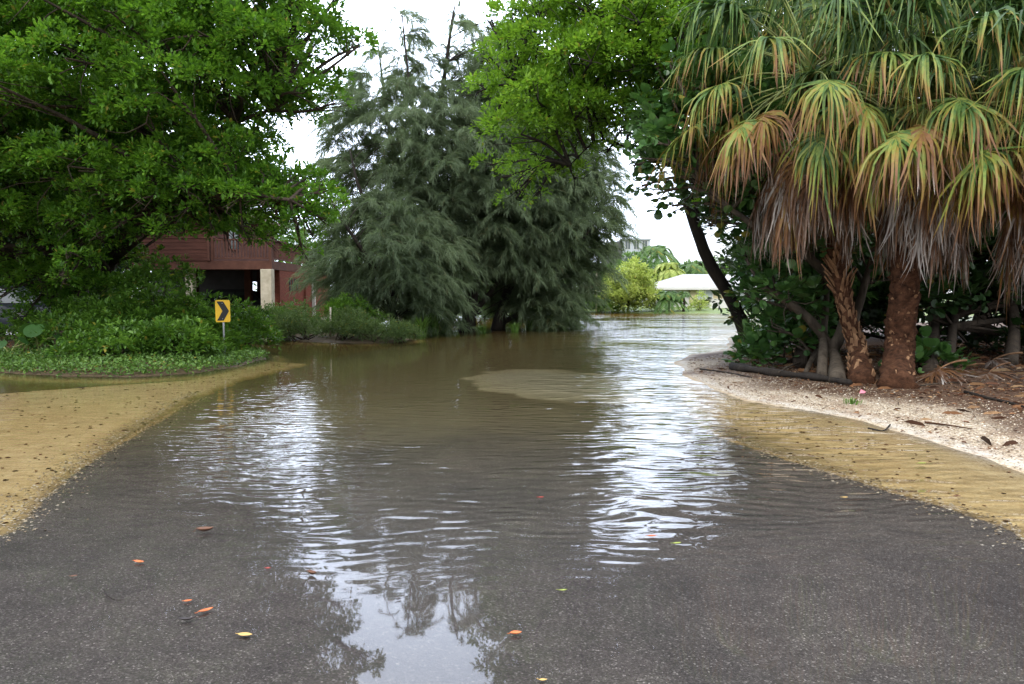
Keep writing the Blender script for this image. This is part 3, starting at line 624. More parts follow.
def sabal(label, trunkpts, radii, crown_r, seed, n_green=36, n_mid=20, n_dead=24, boots='long', size=1.27, top=0.9):
    rg = np.random.default_rng(seed); tp = curve(trunkpts, 26); t = thing('palm_tree', label, 'palm', tp[0], 'cabbage palms on the right bank')
    rr = np.interp(np.linspace(0, 1, 26), np.linspace(0, 1, len(radii)), radii)
    g = Geo(); tube(g, curve(trunkpts, 60), np.interp(np.linspace(0, 1, 60), np.linspace(0, 1, 26), rr), 20, 0, jitter=.10, rg=rg)
    n = 230 if boots == 'long' else 520
    for i in range(n):
        f = i/n if boots == 'long' else rg.uniform(0, 1); az = i*2.4+rg.normal(0, .12); q = f*25; k = min(int(q), 24); c = tp[k]+(tp[k+1]-tp[k])*(q-k)
        ax = nrm(tp[k+1]-tp[k]); o = np.array([math.cos(az), math.sin(az), 0]); o = nrm(o-ax*np.dot(o, ax)); sd = np.cross(ax, o); rad = rr[k]
        if boots == 'long':
            lnn = rg.uniform(.20, .36) if f > .4 else rg.uniform(.10, .20); w = .034 if f > .4 else .045; tilt = rg.uniform(.35, .75) if f > .4 else rg.uniform(.15, .4)
            lat = rg.choice([-1, 1])*rg.uniform(.1, .5)
        else:
            lnn = rg.uniform(.03, .10); w = rg.uniform(.012, .04); tilt = rg.uniform(.15, .7); lat = rg.uniform(-1, 1)
        dr = nrm(ax+o*tilt+sd*lat); b = c+o*rad*.85; e = b+dr*lnn; th = .014
        s2 = nrm(np.cross(dr, o)); 
        Vv = [b-s2*w-o*th, b+s2*w-o*th, b+s2*w+o*th, b-s2*w+o*th, e-s2*w*.55-o*th*.6, e+s2*w*.55-o*th*.6, e+s2*w*.5+o*th*.6, e-s2*w*.5+o*th*.6]
        g.add(Vv, BOXF, 1 if boots == 'long' or rg.random() < .5 else 0)
    g.build('trunk', [M['palm_fibre'], M['palm_boot']], t)
    hub = tp[-1]
    for i in range(n_green):
        f = (i+.5)/n_green; el = R(80-88*f); az = i*2.4+rg.normal(0, .15)
        add_frond(t, hub+np.array([0, 0, .45*(1-f)*top]), az, el, crown_r*rg.uniform(.85, 1.05)*(.8+.25*f), size*rg.uniform(.95, 1.12), .55+.35*f, .02+.20*f**2+rg.uniform(0, .05), rg)
    for i in range(n_mid):
        az = i*2*PI/n_mid+rg.normal(0, .2); el = R(rg.uniform(-12, 16))
        add_frond(t, hub-np.array([0, 0, .05]), az, el, crown_r*rg.uniform(.68, 1.0), size*rg.uniform(.85, 1.05), .95, rg.uniform(.10, .42), rg, hang=.10)
    for i in range(n_dead):
        az = i*2.4+rg.normal(0, .3); el = R(rg.uniform(-50, -12)); q = rg.random()
        add_frond(t, hub-np.array([0, 0, .15+.3*q]), az, el, crown_r*rg.uniform(.5, .85), size*rg.uniform(.8, 1.05), 1.0, rg.choice([.42, .48, .52, .60, .66, .70, .74, .98, 1., 1.]), rg, hang=.38, stalk='palm_boot')
    return t
sabal('slender palm with crisscross leaf stubs on its curved trunk', [G(862,384,.12), w3(858,352,14.), w3(846,310,14.), w3(839,270,13.9), w3(834,225,13.8), w3(826,160,13.7), w3(808,86,13.6)],
      [.22,.17,.145,.135,.15,.20,.23,.25,.22], 1.95, 51, n_green=34, n_mid=20, n_dead=30)
sabal('palm with the thick reddish brown fibrous trunk', [G(897,389,.12), w3(899,350,13.2), w3(903,305,13.1), w3(907,265,13.), w3(915,200,12.9), w3(925,110,12.8)],
      [.27,.235,.225,.225,.235,.24,.22], 1.75, 52, boots='short', n_dead=32, n_mid=20)
sabal('palm whose drooping crown hangs in at the right edge of the view', [G(1100,395,.15), w3(1098,340,12.2), w3(1085,260,12.1), w3(1070,180,12.), w3(1052,118,12.)],
      [.32,.27,.25,.25,.22], 1.75, 53, boots='short', n_dead=26, n_mid=18)
sabal('palm half hidden behind the other crowns, green fronds at the top left', [G(812,362,.2), w3(812,320,17.), w3(806,200,17.), w3(790,70,16.8), w3(770,30,16.8)],
      [.28,.24,.22,.22,.2], 1.4, 54, boots='short', n_dead=6, n_mid=6)

# ------------------------------------------------------------------ left bank planting
SB = 'leafy shrubs of the left bank'
def gx(px, d): return (px-CX)/F*d
for k, (px, d, rx, ry, h, lab) in enumerate((
    (96, 19.6, 1.7, 1.4, 1.15, 'low dense shrub at the left end of the shrub bank beside the big heart leaves'),
    (160, 20.2, 1.7, 1.5, 2.3, 'tallest rounded shrub in the middle of the left shrub bank'),
    (196, 20.6, 1.3, 1.3, 1.35, 'shrub directly left of the chevron sign post'),
    (240, 21.6, .95, 1.1, 1.15, 'shrub behind and to the right of the chevron sign'),
    (120, 22.6, 1.9, 1.6, 1.6, 'shrub behind the others, in front of the dark carport'),
    (52, 22.8, 1.7, 1.4, 1.1, 'shaded shrub around the foot of the huge tree'),
    (172, 18.0, 1.2, .9, .75, 'knee high shrub at the front of the bank left of the sign'),
    (110, 17.4, 1.3, .9, .7, 'knee high shrub at the front left of the bank'))):
    x = gx(px, d); shrub(lab, x, d, float(hground(x, d)), rx, ry, h*1.02, 'leaf_shrub', 60+k, dens=62, k=11, Ln=.115, Wd=.075, group=SB, nb=13)
# ground cover at the bank's lip
def scatter_cover(name, poly, n, mat, Ln, Wd, seed, hmax=.16, cond=None):
    rg = np.random.default_rng(seed); P = np.array(poly); c = rg.uniform(P.min(0), P.max(0), (n*4, 2)); c = c[inpoly(c[:,0], c[:,1], P)]
    z = hground(c[:,0], c[:,1]); k = z > -.02+.04*rg.random(len(z)); c = c[k][:n]; z = z[k][:n]; m = len(c)
    base = np.column_stack([c, z+rg.uniform(0, hmax, m)]); d = rg.normal(0, 1, (m, 3)); d[:,2] = np.abs(d[:,2])*.8+.1
    nn = rg.normal(0, .5, (m, 3))+[0, 0, 1]; sc = rg.uniform(.6, 1.2, m); g = Geo()
    leaves(g, base, d, nn, Ln*sc, Wd*sc, 'ovate', 0, rg.uniform(0, .6, m)); return g.build(name, mat)
fr = [tuple(p) for p in gp([(-40,377),(60,381),(130,382),(200,378),(245,369),(272,362),(268,354),(245,351)])]
o = scatter_cover('ground_cover', fr+[(-7.6,21.5),(-9.,20.),(-12.,19.),(-18.,20.)], 17000, M['leaf_cover'], .075, .05, 5)
tag(o, 'low creeping green ground cover along the lip of the left bank', 'ground cover', kind='stuff')
# heart leaf plants
def bigleaf(label, x, y, n, seed, size=.5, h=.7):
    rg = np.random.default_rng(seed); z = float(hground(x, y)); t = thing('elephant_ear_plant', label, 'plant', (x, y, z), 'elephant ear plants on the left bank')
    for i in range(n):
        az = i*2.4+rg.normal(0, .3); o = np.array([math.cos(az), math.sin(az), 0]); e = np.array([x, y, z])+o*rg.uniform(.2, .5)+[0, 0, h*rg.uniform(.5, 1.1)]
        g = Geo(); tube(g, curve([[x, y, z], [x+o[0]*.1, y+o[1]*.1, z+h*.5], e], 6), np.linspace(.02, .01, 6), 5, cap=False); g.build('stem', M['palm_petiole'], t)
        g = Geo(); s_ = size*rg.uniform(.7, 1.1); th = np.linspace(0, 2*PI, 19)[:-1]; q = o*.75+np.array([0, 0, -.65]); q = nrm(q); sd = nrm(np.cross(q, [0,0,1])); nn = np.cross(sd, q)
        rad = .5*(1+.35*np.cos(th))*(1-.45*np.exp(-((np.abs(th-PI))/.35)**2))
        Vv = e+(q[None]*(np.cos(th)*rad)[:, None]+sd[None]*(np.sin(th)*rad*.95)[:, None]+nn[None]*(-.12*rad**2+.10*np.abs(np.sin(th))*rad)[:, None])*s_
        Vv = np.concatenate([Vv, [e]]); f = np.array([[j, (j+1) % 18, 18] for j in range(18)]); g.add(Vv, f, 0, .02, True); g.build('leaf', M['leaf_grape'], t)
bigleaf('elephant ear plant with heart shaped leaves at the foot of the huge tree', gx(38, 18.6), 18.6, 5, 1, .5, .7)
bigleaf('smaller elephant ear plant left of the larger one', gx(8, 18.2), 18.2, 4, 2, .38, .45)
# grey green strip before the brick wall
GS = 'low grey green bushes in front of the house'
for k, (px, d, rx, ry, h, mt, lab) in enumerate((
    (270, 28.4, 1.2, 1.1, 1.25, 'leaf_grey', 'yellowish green bush below the concrete column'),
    (304, 27.6, 1.4, 1.2, 1.0, 'leaf_grey', 'grey green bush just left of the small white post'),
    (342, 27.0, 1.4, 1.2, .95, 'leaf_grey', 'grey green bush just right of the small white post'),
    (374, 26.8, 1.2, 1.1, .8, 'leaf_grey', 'grey green bush second from the water at the strip end'),
    (400, 27.0, .9, .9, .6, 'leaf_grey', 'smallest grey green bush at the right end of the strip'),
    (350, 30.5, 1.3, 1.0, 1.3, 'leaf_shrub', 'dark green bush behind the strip under the low casuarina'),
    (290, 31.0, 1.2, 1.0, 1.1, 'leaf_cover', 'bright green bush at the foot of the brick wall'))):
    x = gx(px, d); shrub(lab, x, d, float(hground(x, d)), rx, ry, h, mt, 80+k, dens=90, k=11, Ln=.10, Wd=.03 if mt == 'leaf_grey' else .06, group=GS, nb=9)
# reeds / drowned weeds among the casuarina trunks
def tuft(label, x, y, n, h, seed, z=None, mat='leaf_grey', group=None, w=.018):
    rg = np.random.default_rng(seed); z = float(hground(x, y)) if z is None else z; g = Geo()
    az = rg.uniform(0, 2*PI, n); o = np.stack([np.cos(az), np.sin(az), 0*az], 1); hh = h*rg.uniform(.5, 1.1, n)[:, None]; b = np.array([x, y, z])+o*rg.uniform(0, .16, n)[:, None]
    lean = rg.uniform(.1, .5, n)[:, None]; p1 = b+o*lean*hh*.35+np.array([0, 0, 1])*hh*.6; p2 = p1+o*lean*hh*.8+np.array([0, 0, 1])*hh*.3
    sd = nrm(np.cross(o, [0, 0, 1]))*w; Vv = np.stack([b-sd, b+sd, p1+sd, p1-sd, p2], 1).reshape(-1, 3); i5 = np.arange(n)[:, None]*5
    g.add(Vv, i5+np.array([[0,1,2,3]]), 0, np.repeat(rg.uniform(0, .6, n), 5)); g.more(i5+np.array([[3,2,4]]))
    ob = g.build('grass_tuft', M[mat]); tag(ob, label, 'grass tuft', group); return ob
for k, (px, py, h, lab) in enumerate(((421,336,1.1,'reed tuft standing in water right of the leaning casuarina trunk'),(434,334,1.3,'taller yellow reed tuft beside the leaning casuarina trunk'),
    (444,331,.8,'short reed tuft between the left and middle casuarinas'),(515,331,.6,'short weed tuft at the foot of the dark casuarina'),(530,329,.7,'weed tuft at the right foot of the dark casuarina'),(482,332,.5,'small weed tuft between the forked trunks'))):
    p = G(px, py); tuft(lab, p[0], p[1], 110, h, 90+k, -.15, 'leaf_cover', 'tufts in the flood water under the casuarinas', .025)
p = G(742, 358, .1)
tuft('long grass tuft at the foot of the leaning trunk', p[0]+.25, p[1]-.2, 160, 1.1, 99, .05, 'leaf_shrub', None, .014)
p = G(757, 352, .1)
tuft('second grass tuft behind the leaning trunk', p[0]+.5, p[1], 160, 1.2, 98, .05, 'leaf_shrub', None, .014)
x = gx(925, 14.2); shrub('low sea grape sprig with a few pale round leaves beside the thick trunk', x, 14.2, float(hground(x, 14.2)), .5, .4, .62, 'leaf_grape', 101, dens=36, k=4, Ln=.19, Wd=.19, kind='round', nb=5, spread=.2, tintbase=.45, name='sea_grape_sprig', cat='seedling')
x = gx(790, 16.6); shrub('low sea grape bush between the leaning trunk and the pale limbs', x, 16.6, float(hground(x, 16.6)), 1.0, .6, 1.35, 'leaf_grape', 102, dens=60, k=5, Ln=.17, Wd=.17, kind='round', nb=7, spread=.22, tintbase=.35)

# ------------------------------------------------------------------ buildings
def siding_mat(name, c1, c2, pitch=.18, axis='Z'):
    m, nt = new_mat(name); P = pos(nt); sp = N(nt, 'ShaderNodeSeparateXYZ'); L(nt, P, sp.inputs[0])
    z = math_(nt, 'FRACT', math_(nt, 'DIVIDE', sp.outputs[axis], pitch))
    line = ramp(nt, z, [(0, (.25,.25,.25)), (.08, (1,1,1)), (1, (.95,.95,.95))])
    c = mixc(nt, 1., ramp(nt, noise(nt, mapping(nt, P, (.4,.4,4)), 3, 5), [(.3, c2), (.7, c1)]), line, 'MULTIPLY')
    out(nt, principled(nt, c, .8, .2, z, .5, .02)); return m
def brick_mat():
    m, nt = new_mat('red_brick'); P = pos(nt); sp = N(nt, 'ShaderNodeSeparateXYZ'); L(nt, P, sp.inputs[0])
    cb = N(nt, 'ShaderNodeCombineXYZ'); L(nt, math_(nt, 'ADD', sp.outputs[0], sp.outputs[1]), cb.inputs[0]); L(nt, sp.outputs[2], cb.inputs[1])
    b = N(nt, 'ShaderNodeTexBrick'); b.inputs['Scale'].default_value = 4; b.inputs['Color1'].default_value = (.17,.048,.03,1); b.inputs['Color2'].default_value = (.12,.032,.02,1)
    b.inputs['Mortar'].default_value = (.11,.06,.05,1); b.inputs['Mortar Size'].default_value = .015; L(nt, cb.outputs[0], b.inputs['Vector'])
    out(nt, principled(nt, b.outputs['Color'], .9, .15, b.outputs['Fac'], -.4, .01)); return m
M['siding'] = siding_mat('stained_siding', (.105,.042,.030), (.058,.023,.017))
M['timber'] = simple_mat('stained_timber', (.11,.048,.033), (.06,.025,.018), 2, .8, .2, .3, .005)
M['brick'] = brick_mat()
M['concrete'] = simple_mat('weathered_concrete', (.56,.51,.40), (.34,.30,.22), 2.5, .9, .15, .4, .01)
M['white'] = simple_mat('white_paint', (.52,.51,.48), (.44,.43,.40), 1.5, .7, .3, .1, .002)
M['cream'] = simple_mat('cream_stucco', (.42,.36,.22), (.34,.30,.18), 1.5, .9, .15, .2, .004)
M['roofw'] = siding_mat('white_tile_roof', (.36,.36,.36), (.27,.27,.27), .45, 'Y')
M['shingle'] = simple_mat('brown_shingle', (.10,.07,.055), (.05,.035,.03), 4, .95, .1)
M['greywall'] = simple_mat('grey_stucco', (.10,.10,.10), (.07,.07,.07), 2, .9, .1)
M['dark'] = simple_mat('dark_opening', (.02,.02,.02), (.012,.012,.012), 2, .6, .3)
M['whiteb'] = simple_mat('condo_white', (.36,.38,.42), (.31,.33,.37), .4, .8, .2, .1, .002)
def glass_mat(name, c):
    m, nt = new_mat(name); out(nt, principled(nt, c, .08, .6)); return m
M['glass'] = glass_mat('window_glass', (.06,.075,.08)); M['glasspale'] = glass_mat('window_with_blind', (.30,.34,.33))
def part(name, boxes, mat, parent, bev=0):
    g = Geo()
    for b in boxes: box(g, *b)
    o = g.build(name, M[mat], parent)
    if bev: bevelled(o, bev)
    return o
def window(parent, x0, x1, y, z0, z1, mat='glass', frame='white', mull=1, axis='x', fw=.07):
    """frame (proud) with a pane behind; the wall faces -y (axis x) or +x (axis y)"""
    def bb(a0, a1, c0, c1, t0, t1):
        return ((a0, y-t1, c0), (a1, y-t0, c1)) if axis == 'x' else ((y+t0, a0, c0), (y+t1, a1, c1))
    B = [bb(x0-fw, x0, z0-fw, z1+fw, .0, .08), bb(x1, x1+fw, z0-fw, z1+fw, .0, .08), bb(x0, x1, z0-fw, z0, .0, .08), bb(x0, x1, z1, z1+fw, .0, .08)]
    for k in range(mull):
        xm = x0+(x1-x0)*(k+1)/(mull+1); B.append(bb(xm-.025, xm+.025, z0, z1, .01, .06))
    w = part('window', B, frame, parent); part('pane', [bb(x0, x1, z0, z1, .004, .012)], mat, w); return w
# --- stilt house
h = thing('stilt_house', 'dark red brown house raised on posts with a balustraded deck, behind the left bank', 'house', (-18, 46, .2))
FZ = 3.42
part('deck', [((-24, 40, 3.30), (-12.55, 52, FZ)), ((-24, 39.9, 2.98), (-12.55, 40.0, 3.42)), ((-12.55, 39.9, 2.98), (-12.43, 52, 3.42))], 'timber', h)
part('wall', [((-24, 41.2, FZ), (-16.0, 41.4, 6.2)), ((-16.2, 41.4, FZ), (-16.0, 52, 6.2)), ((-24, 41.4, FZ), (-23.8, 52, 6.2)), ((-24, 51.8, FZ), (-16.2, 52, 6.2))], 'siding', h)
part('siding_panel', [((-24, 39.88-.012*(k % 2)-.02, FZ+.003+.19*k), (-15.6, 39.98, FZ+.185+.19*k)) for k in range(6)]+[((-24, 39.82, FZ+1.146), (-15.56, 40.0, FZ+1.20))], 'siding', h)
part('corner_board', [((-15.72, 39.80, FZ+.002), (-15.597, 39.84, FZ+1.14))], 'timber', h)
g = Geo(); Vr = np.array([[-25,40.2,6.15],[-15.2,40.2,6.15],[-15.2,53,6.15],[-25,53,6.15],[-21.5,45,8.2],[-18.5,45,8.2],[-18.5,49,8.2],[-21.5,49,8.2]]); g.add(Vr, BOXF); g.build('roof', M['shingle'], h)
window(h, -21.5, -20., 41.2, 4.9, 5.8, 'glass', 'timber'); window(h, -18.4, -17.4, 41.2, 5.0, 5.9, 'glass', 'timber'); window(h, 43.5, 45.2, -16.0, 4.3, 5.6, 'glass', 'timber', axis='y')
def balus(a, b, n, parent):
    a = np.array(a); b = np.array(b); d = (b-a); ang = math.atan2(d[1], d[0]); Ln = np.hypot(d[0], d[1])
    r = thing_part = None
    g = Geo(); along = d/Ln; sd = np.array([-along[1], along[0]])
    def bar(p0, p1, z0, z1, w):
        q = np.array([[*(p0-sd*w), z0],[*(p1-sd*w), z0],[*(p1+sd*w), z0],[*(p0+sd*w), z0],[*(p0-sd*w), z1],[*(p1-sd*w), z1],[*(p1+sd*w), z1],[*(p0+sd*w), z1]]); g.add(q, BOXF)
    bar(a, b, FZ+1.05, FZ+1.13, .06); bar(a, b, FZ+.10, FZ+.17, .04)
    rail = g.build('railing', M['timber'], parent)
    for k in range(n):
        p = a+d*(k+.5)/n; g = Geo(); bar(p-along*.035, p+along*.035, FZ+.17, FZ+1.05, .025); g.build('baluster', M['timber'], rail)
    for p in (a, b):
        g = Geo(); bar(p-along*.06, p+along*.06, FZ+.003, FZ+1.25, .065); g.build('post', M['timber'], rail)
balus((-15.5, 39.98), (-12.5, 39.98), 18, h); balus((-12.5, 40.1), (-12.5, 51.9), 55, h)
# carport supports, walls
o = part('column', [((-12.92, 39.55, .0), (-12.36, 40.1, 2.975))], 'concrete', h, .02); o['label'] = 'pale weathered concrete corner column'
for px, y in ((-16.9, 40.3), (-20.8, 40.3)):
    part('column', [((px-.22, y, .0), (px+.22, y+.4, 2.975))], 'concrete', h, .02)
for px, y in ((-14.6, 42.5), (-18.2, 44.), (-15.4, 47.), (-21.5, 45.)):
    part('post', [((px-.18, y, .0), (px+.18, y+.36, 3.295))], 'timber', h, .02)
o = part('brick_wall', [((-12.75, 41.3, .0), (-12.45, 46.0, 2.975)), ((-12.62, 46.0, .0), (-12.32, 52.0, 2.975))], 'brick', h)
o = part('pillar', [((-12.30, 47.3, .0), (-12.12, 47.5, 2.975))], 'white', h); o['label'] = 'thin white pole against the brick wall'
for k in range(4): part('vent_block', [((-12.45, 43.0+k*.5, 1.9), (-12.42, 43.25+k*.5, 2.6))], 'dark', h)
part('back_wall', [((-24, 51.3, .0), (-17.6, 51.6, 3.29)), ((-17.6, 51.3, 0), (-12.8, 51.6, 1.5)), ((-17.6, 51.3, 2.55), (-12.8, 51.6, 3.29)), ((-16.4, 51.3, 1.5), (-15.7, 51.6, 2.55)), ((-14.4, 51.3, 1.5), (-12.8, 51.6, 2.55))], 'greywall', h)
# --- cars
M['carpaint'] = simple_mat('dark_car_paint', (.022,.026,.034), (.018,.02,.028), 1, .38, .4, .0, .001)
M['tyre'] = simple_mat('tyre_rubber', (.02,.02,.02), (.012,.012,.012), 10, .9, .1)
M['rim'] = simple_mat('alloy_rim', (.45,.45,.46), (.35,.35,.36), 10, .35, .5, metal=.8)
M['lamp_red'] = simple_mat('tail_lamp_red', (.35,.02,.02), (.25,.015,.015), 10, .2, .6)
def car(label, loc, rz):
    t = thing('parked_car', label, 'car', (0, 0, 0), 'dark cars parked on the left')
    prof = [(-2.25,.35),(-2.3,.75),(-2.2,.98),(-1.9,1.05),(-1.55,1.62),(-1.2,1.70),(.35,1.70),(.65,1.62),(1.15,1.10),(2.0,.98),(2.25,.80),(2.28,.35)]
    g = Geo(); n = len(prof); A = np.array(prof); ins = np.where(A[:,1] > 1.2, .16, 0.)
    lay = [(-.9, .05), (-.82, 0.), (.82, 0.), (.9, .05)]
    V = np.concatenate([np.stack([A[:,0], np.full(n, 1.)*(yy_ - np.sign(yy_)*ins), A[:,1]], 1) for yy_, _ in lay])
    f = [[k*n+i, k*n+(i+1) % n, (k+1)*n+(i+1) % n, (k+1)*n+i] for k in range(3) for i in range(n)]
    g.add(V, f); 
    for k in (0, 3):
        c = k*n; idx = [c+i for i in range(n)]; fc = [[c+1, c+i, c+i+1] for i in range(2, n-1)]+[[c+1, c+n-1, c+0]]
        g.more(np.array(fc))
    b = g.build('body', M['carpaint'], t); bevelled(b, .04, 3)
    for sgn in (-1, 1):
        g = Geo(); yy_ = sgn*.757; q = [(-1.45,1.12),(-1.28,1.55),(-.25,1.6),(-.25,1.12)]; q2 = [(-.15,1.12),(-.15,1.6),(.4,1.58),(.9,1.12)]
        for qq_ in (q, q2):
            Vv = [[a, yy_+sgn*.012+sgn*.06*(1.6-c)/.5, c] for a, c in qq_]+[[a, yy_-sgn*.02, c] for a, c in qq_]; g.add(Vv, BOXF)
        g.build('side_window', M['glass'], t)
    g = Geo(); g.add([[-1.98,-.62,1.10],[-1.98,.62,1.10],[-1.64,.58,1.55],[-1.64,-.58,1.55],[-1.93,-.62,1.08],[-1.93,.62,1.08],[-1.60,.58,1.55],[-1.60,-.58,1.55]], BOXF); g.build('rear_window', M['glass'], t)
    g = Geo(); g.add([[1.18,-.66,1.12],[1.18,.66,1.12],[.72,.6,1.6],[.72,-.6,1.6],[1.10,-.66,1.10],[1.10,.66,1.10],[.66,.6,1.58],[.66,-.6,1.58]], BOXF); g.build('windscreen', M['glass'], t)
    for sgn in (-1, 1):
        g = Geo(); box(g, (-2.335, sgn*.72-.12, .78), (-2.25, sgn*.72+.12, .95)); g.build('tail_lamp', M['lamp_red'], t)
        g = Geo(); box(g, (2.2, sgn*.66-.14, .72), (2.30, sgn*.66+.14, .86)); g.build('headlight', M['white'], t)
        for xx in (-1.4, 1.4):
            w = None; g = Geo(); a = np.linspace(0, 2*PI, 25)
            th = np.linspace(0, 2*PI, 24, endpoint=False)
            ring = lambda r_, y_: np.stack([xx+r_*np.cos(th), np.full(24, y_), .33+r_*np.sin(th)], 1)
            Vv = np.concatenate([ring(.21, sgn*.9), ring(.31, sgn*.92), ring(.33, sgn*.88), ring(.33, sgn*.72), ring(.21, sgn*.7)])
            f = [[k*24+i, k*24+(i+1) % 24, (k+1)*24+(i+1) % 24, (k+1)*24+i] for k in range(4) for i in range(24)]; g.add(Vv, f, 0, 0, True)
            w = g.build('wheel', M['tyre'], t)
            g = Geo(); Vv = np.concatenate([ring(.212, sgn*.895), ring(.17, sgn*.86), ring(.05, sgn*.89), [[xx, sgn*.9, .33]]])
            f = [[k*24+i, k*24+(i+1) % 24, (k+1)*24+(i+1) % 24, (k+1)*24+i] for k in range(2) for i in range(24)]; g.add(Vv, f, 0, 0, True); g.more([[48+i, 48+(i+1) % 24, 72] for i in range(24)])
            g.build('rim', M['rim'], w)
    t.location = loc; t.rotation_euler = (0, 0, rz); return t
def copy_tree(o, parent=None):
    c = o.copy(); COL.objects.link(c)
    if parent is not None: c.parent = parent; c.matrix_parent_inverse = o.matrix_parent_inverse.copy()
    for ch in [x for x in bpy.data.objects if x.parent == o]: copy_tree(ch, c)
    return c
c1 = car('dark car parked under the raised house', (-15.6, 44.6, .25), R(4))
c2 = copy_tree(c1); c2['label'] = 'dark car at the far left edge behind the leaves'; c2.location = (-17.6, 26.2, .25); c2.rotation_euler = (0, 0, R(-25))

# --- white bungalow far right of middle
b = thing('bungalow', 'white low bungalow with a pale tiled hip roof across the water', 'house', (20, 84, .3))
part('wall', [((15.2, 80.6, .3), (30, 90, 2.55))], 'white', b)
part('cream_wall', [((18.6, 80.3, .9), (24.5, 80.595, 2.5))], 'cream', b)
g = Geo(); g.add([[14.6,79.8,2.5],[31,79.8,2.5],[31,91,2.5],[14.6,91,2.5],[19.0,85,4.0],[27,85,4.0],[27,86,4.0],[19.0,86,4.0]], BOXF); g.build('roof', M['roofw'], b)
part('fascia', [((14.6, 79.7, 2.25), (31, 79.8, 2.50))], 'white', b)
window(b, 19.4, 20.9, 80.3, 1.3, 2.2, 'glasspale'); window(b, 23.0, 24.2, 80.3, 1.3, 2.2, 'glasspale'); window(b, 16.2, 17.2, 80.6, 1.3, 2.2, 'glasspale')
b = thing('garden_wall', 'low white garden wall in front of the bungalow', 'wall', (22, 77, .3))
part('wall_panel', [((19.8, 77.0, .2), (27., 77.25, 1.25))], 'white', b); part('coping', [((19.7, 76.95, 1.25), (27.1, 77.3, 1.32))], 'white', b)
# --- condo
b = thing('apartment_building', 'pale multi storey apartment building rising behind the far trees', 'building', (29, 165, .4))
part('wall', [((23.0, 160, .4), (28.6, 178, 13.2))], 'whiteb', b); part('side_wing', [((20.6, 161.5, .4), (22.998, 178, 13.0))], 'greywall', b)
part('roof', [((22.8, 159.7, 13.2), (28.8, 178.3, 13.5))], 'whiteb', b)
part('stair_wing', [((28.602, 162, .4), (31.5, 176, 11.4))], 'whiteb', b)
for fz in range(4):
    for kx in range(3): window(b, 23.5+kx*1.75, 24.5+kx*1.75, 160, 2+fz*3.1, 3.7+fz*3.1, 'glass', mull=1)
for fz in range(3): part('balcony', [((28.8, 160.8, 2.3+fz*3.1), (31.3, 161.995, 3.4+fz*3.1))], 'whiteb', b)
# --- shed
b = thing('garden_shed', 'small grey shed left of the yellow green bush', 'shed', (8, 80, .3))
part('wall', [((7.2, 79, .3), (10., 82, 2.4))], 'greywall', b)
g = Geo(); g.add([[6.9,78.7,2.4],[10.3,78.7,2.4],[10.3,82.3,2.4],[6.9,82.3,2.4],[8.2,78.7,3.1],[9.0,78.7,3.1],[9.0,82.3,3.1],[8.2,82.3,3.1]], BOXF); g.build('roof', M['shingle'], b)
part('door', [((8.2, 78.95, .35), (9.1, 78.997, 2.2))], 'white', b)
g = Geo(); p = G(592, 312); tube(g, [[p[0], 73, .1], [p[0], 73, 4.5]], [.07, .06], 8); o = g.build('utility_pole', M['concrete']); tag(o, 'thin grey pole left of the yellow green bush', 'pole')
# far garden
FG = 'garden bushes along the far shore'
def fb(px, d, rx, ry, h, mt, lab, sd, **kw):
    x = gx(px, d); return shrub(lab, x, d, float(hground(x, d)), rx, ry, h, mt, sd, group=FG, **kw)
broadleaf('shrub', 'large rounded yellow green bush on the far shore', 'shrub', [[11.3, 75, .2], [11.4, 75, 1.2], [11.3, 75, 2.4]], [.16,.12,.06],
    [(598,306),(600,290),(608,276),(620,266),(634,263),(646,270),(655,284),(658,300),(652,312),(628,314),(604,312)], 74, 2.2, 60, .5, .85, 'leaf_yellow', 'bark', 120, dens=34, k=10, Ln=.30, Wd=.17, spread=.35, twigs=1, group=FG)
fb(574, 74, 1.6, 1.2, 2.2, 'leaf_shrub', 'dark green bush at the left end of the far shore', 121, dens=30, k=9, Ln=.3, Wd=.14, nb=8, spread=.35)
fb(700, 74, .9, .8, 1.7, 'leaf_yellow', 'small rounded bush under the bungalow window', 122, dens=30, k=9, Ln=.2, Wd=.1, nb=7, spread=.25)
fb(552, 77, 2.2, 1.6, 3.6, 'leaf_far', 'mid green bush half hidden by the casuarinas', 123, dens=20, k=9, Ln=.3, Wd=.16, nb=9, spread=.35)
def featherpalm(label, x, y, h, n, ln, seed, mat='leaf_far', group='small feather palms along the far shore'):
    rg = np.random.default_rng(seed); z = float(hground(x, y)); t = thing('feather_palm', label, 'palm', (x, y, z), group)
    g = Geo(); tube(g, curve([[x, y, z-.1], [x+.1, y, z+h*.5], [x, y, z+h]], 7), np.linspace(.14, .09, 7), 7); g.build('trunk', M['bark'], t)
    g = Geo()
    for i in range(n):
        az = i*2.4; el = R(rg.uniform(5, 75)); o = np.array([math.cos(az)*math.cos(el), math.sin(az)*math.cos(el), math.sin(el)]); u = np.linspace(.1, 1, 16)[:, None]
        rach = np.array([x, y, z+h])+o*ln*u+np.array([0, 0, -1])*ln*.75*u**2.2; tube(g, rach, np.linspace(.03, .01, 16), 3, cap=False)
        tg = nrm(np.gradient(rach, axis=0)); sd = nrm(np.cross(tg, [0, 0, 1.]))
        for s_ in (-1, 1): leaves(g, rach, nrm(tg*.6+sd*s_-np.array([0, 0, .45])), np.cross(tg, sd)+rg.normal(0, .1, (16, 3)), ln*.38, ln*.07, 'diamond', 0, rg.uniform(.1, .6))
    g.build('crown', M[mat], t); return t
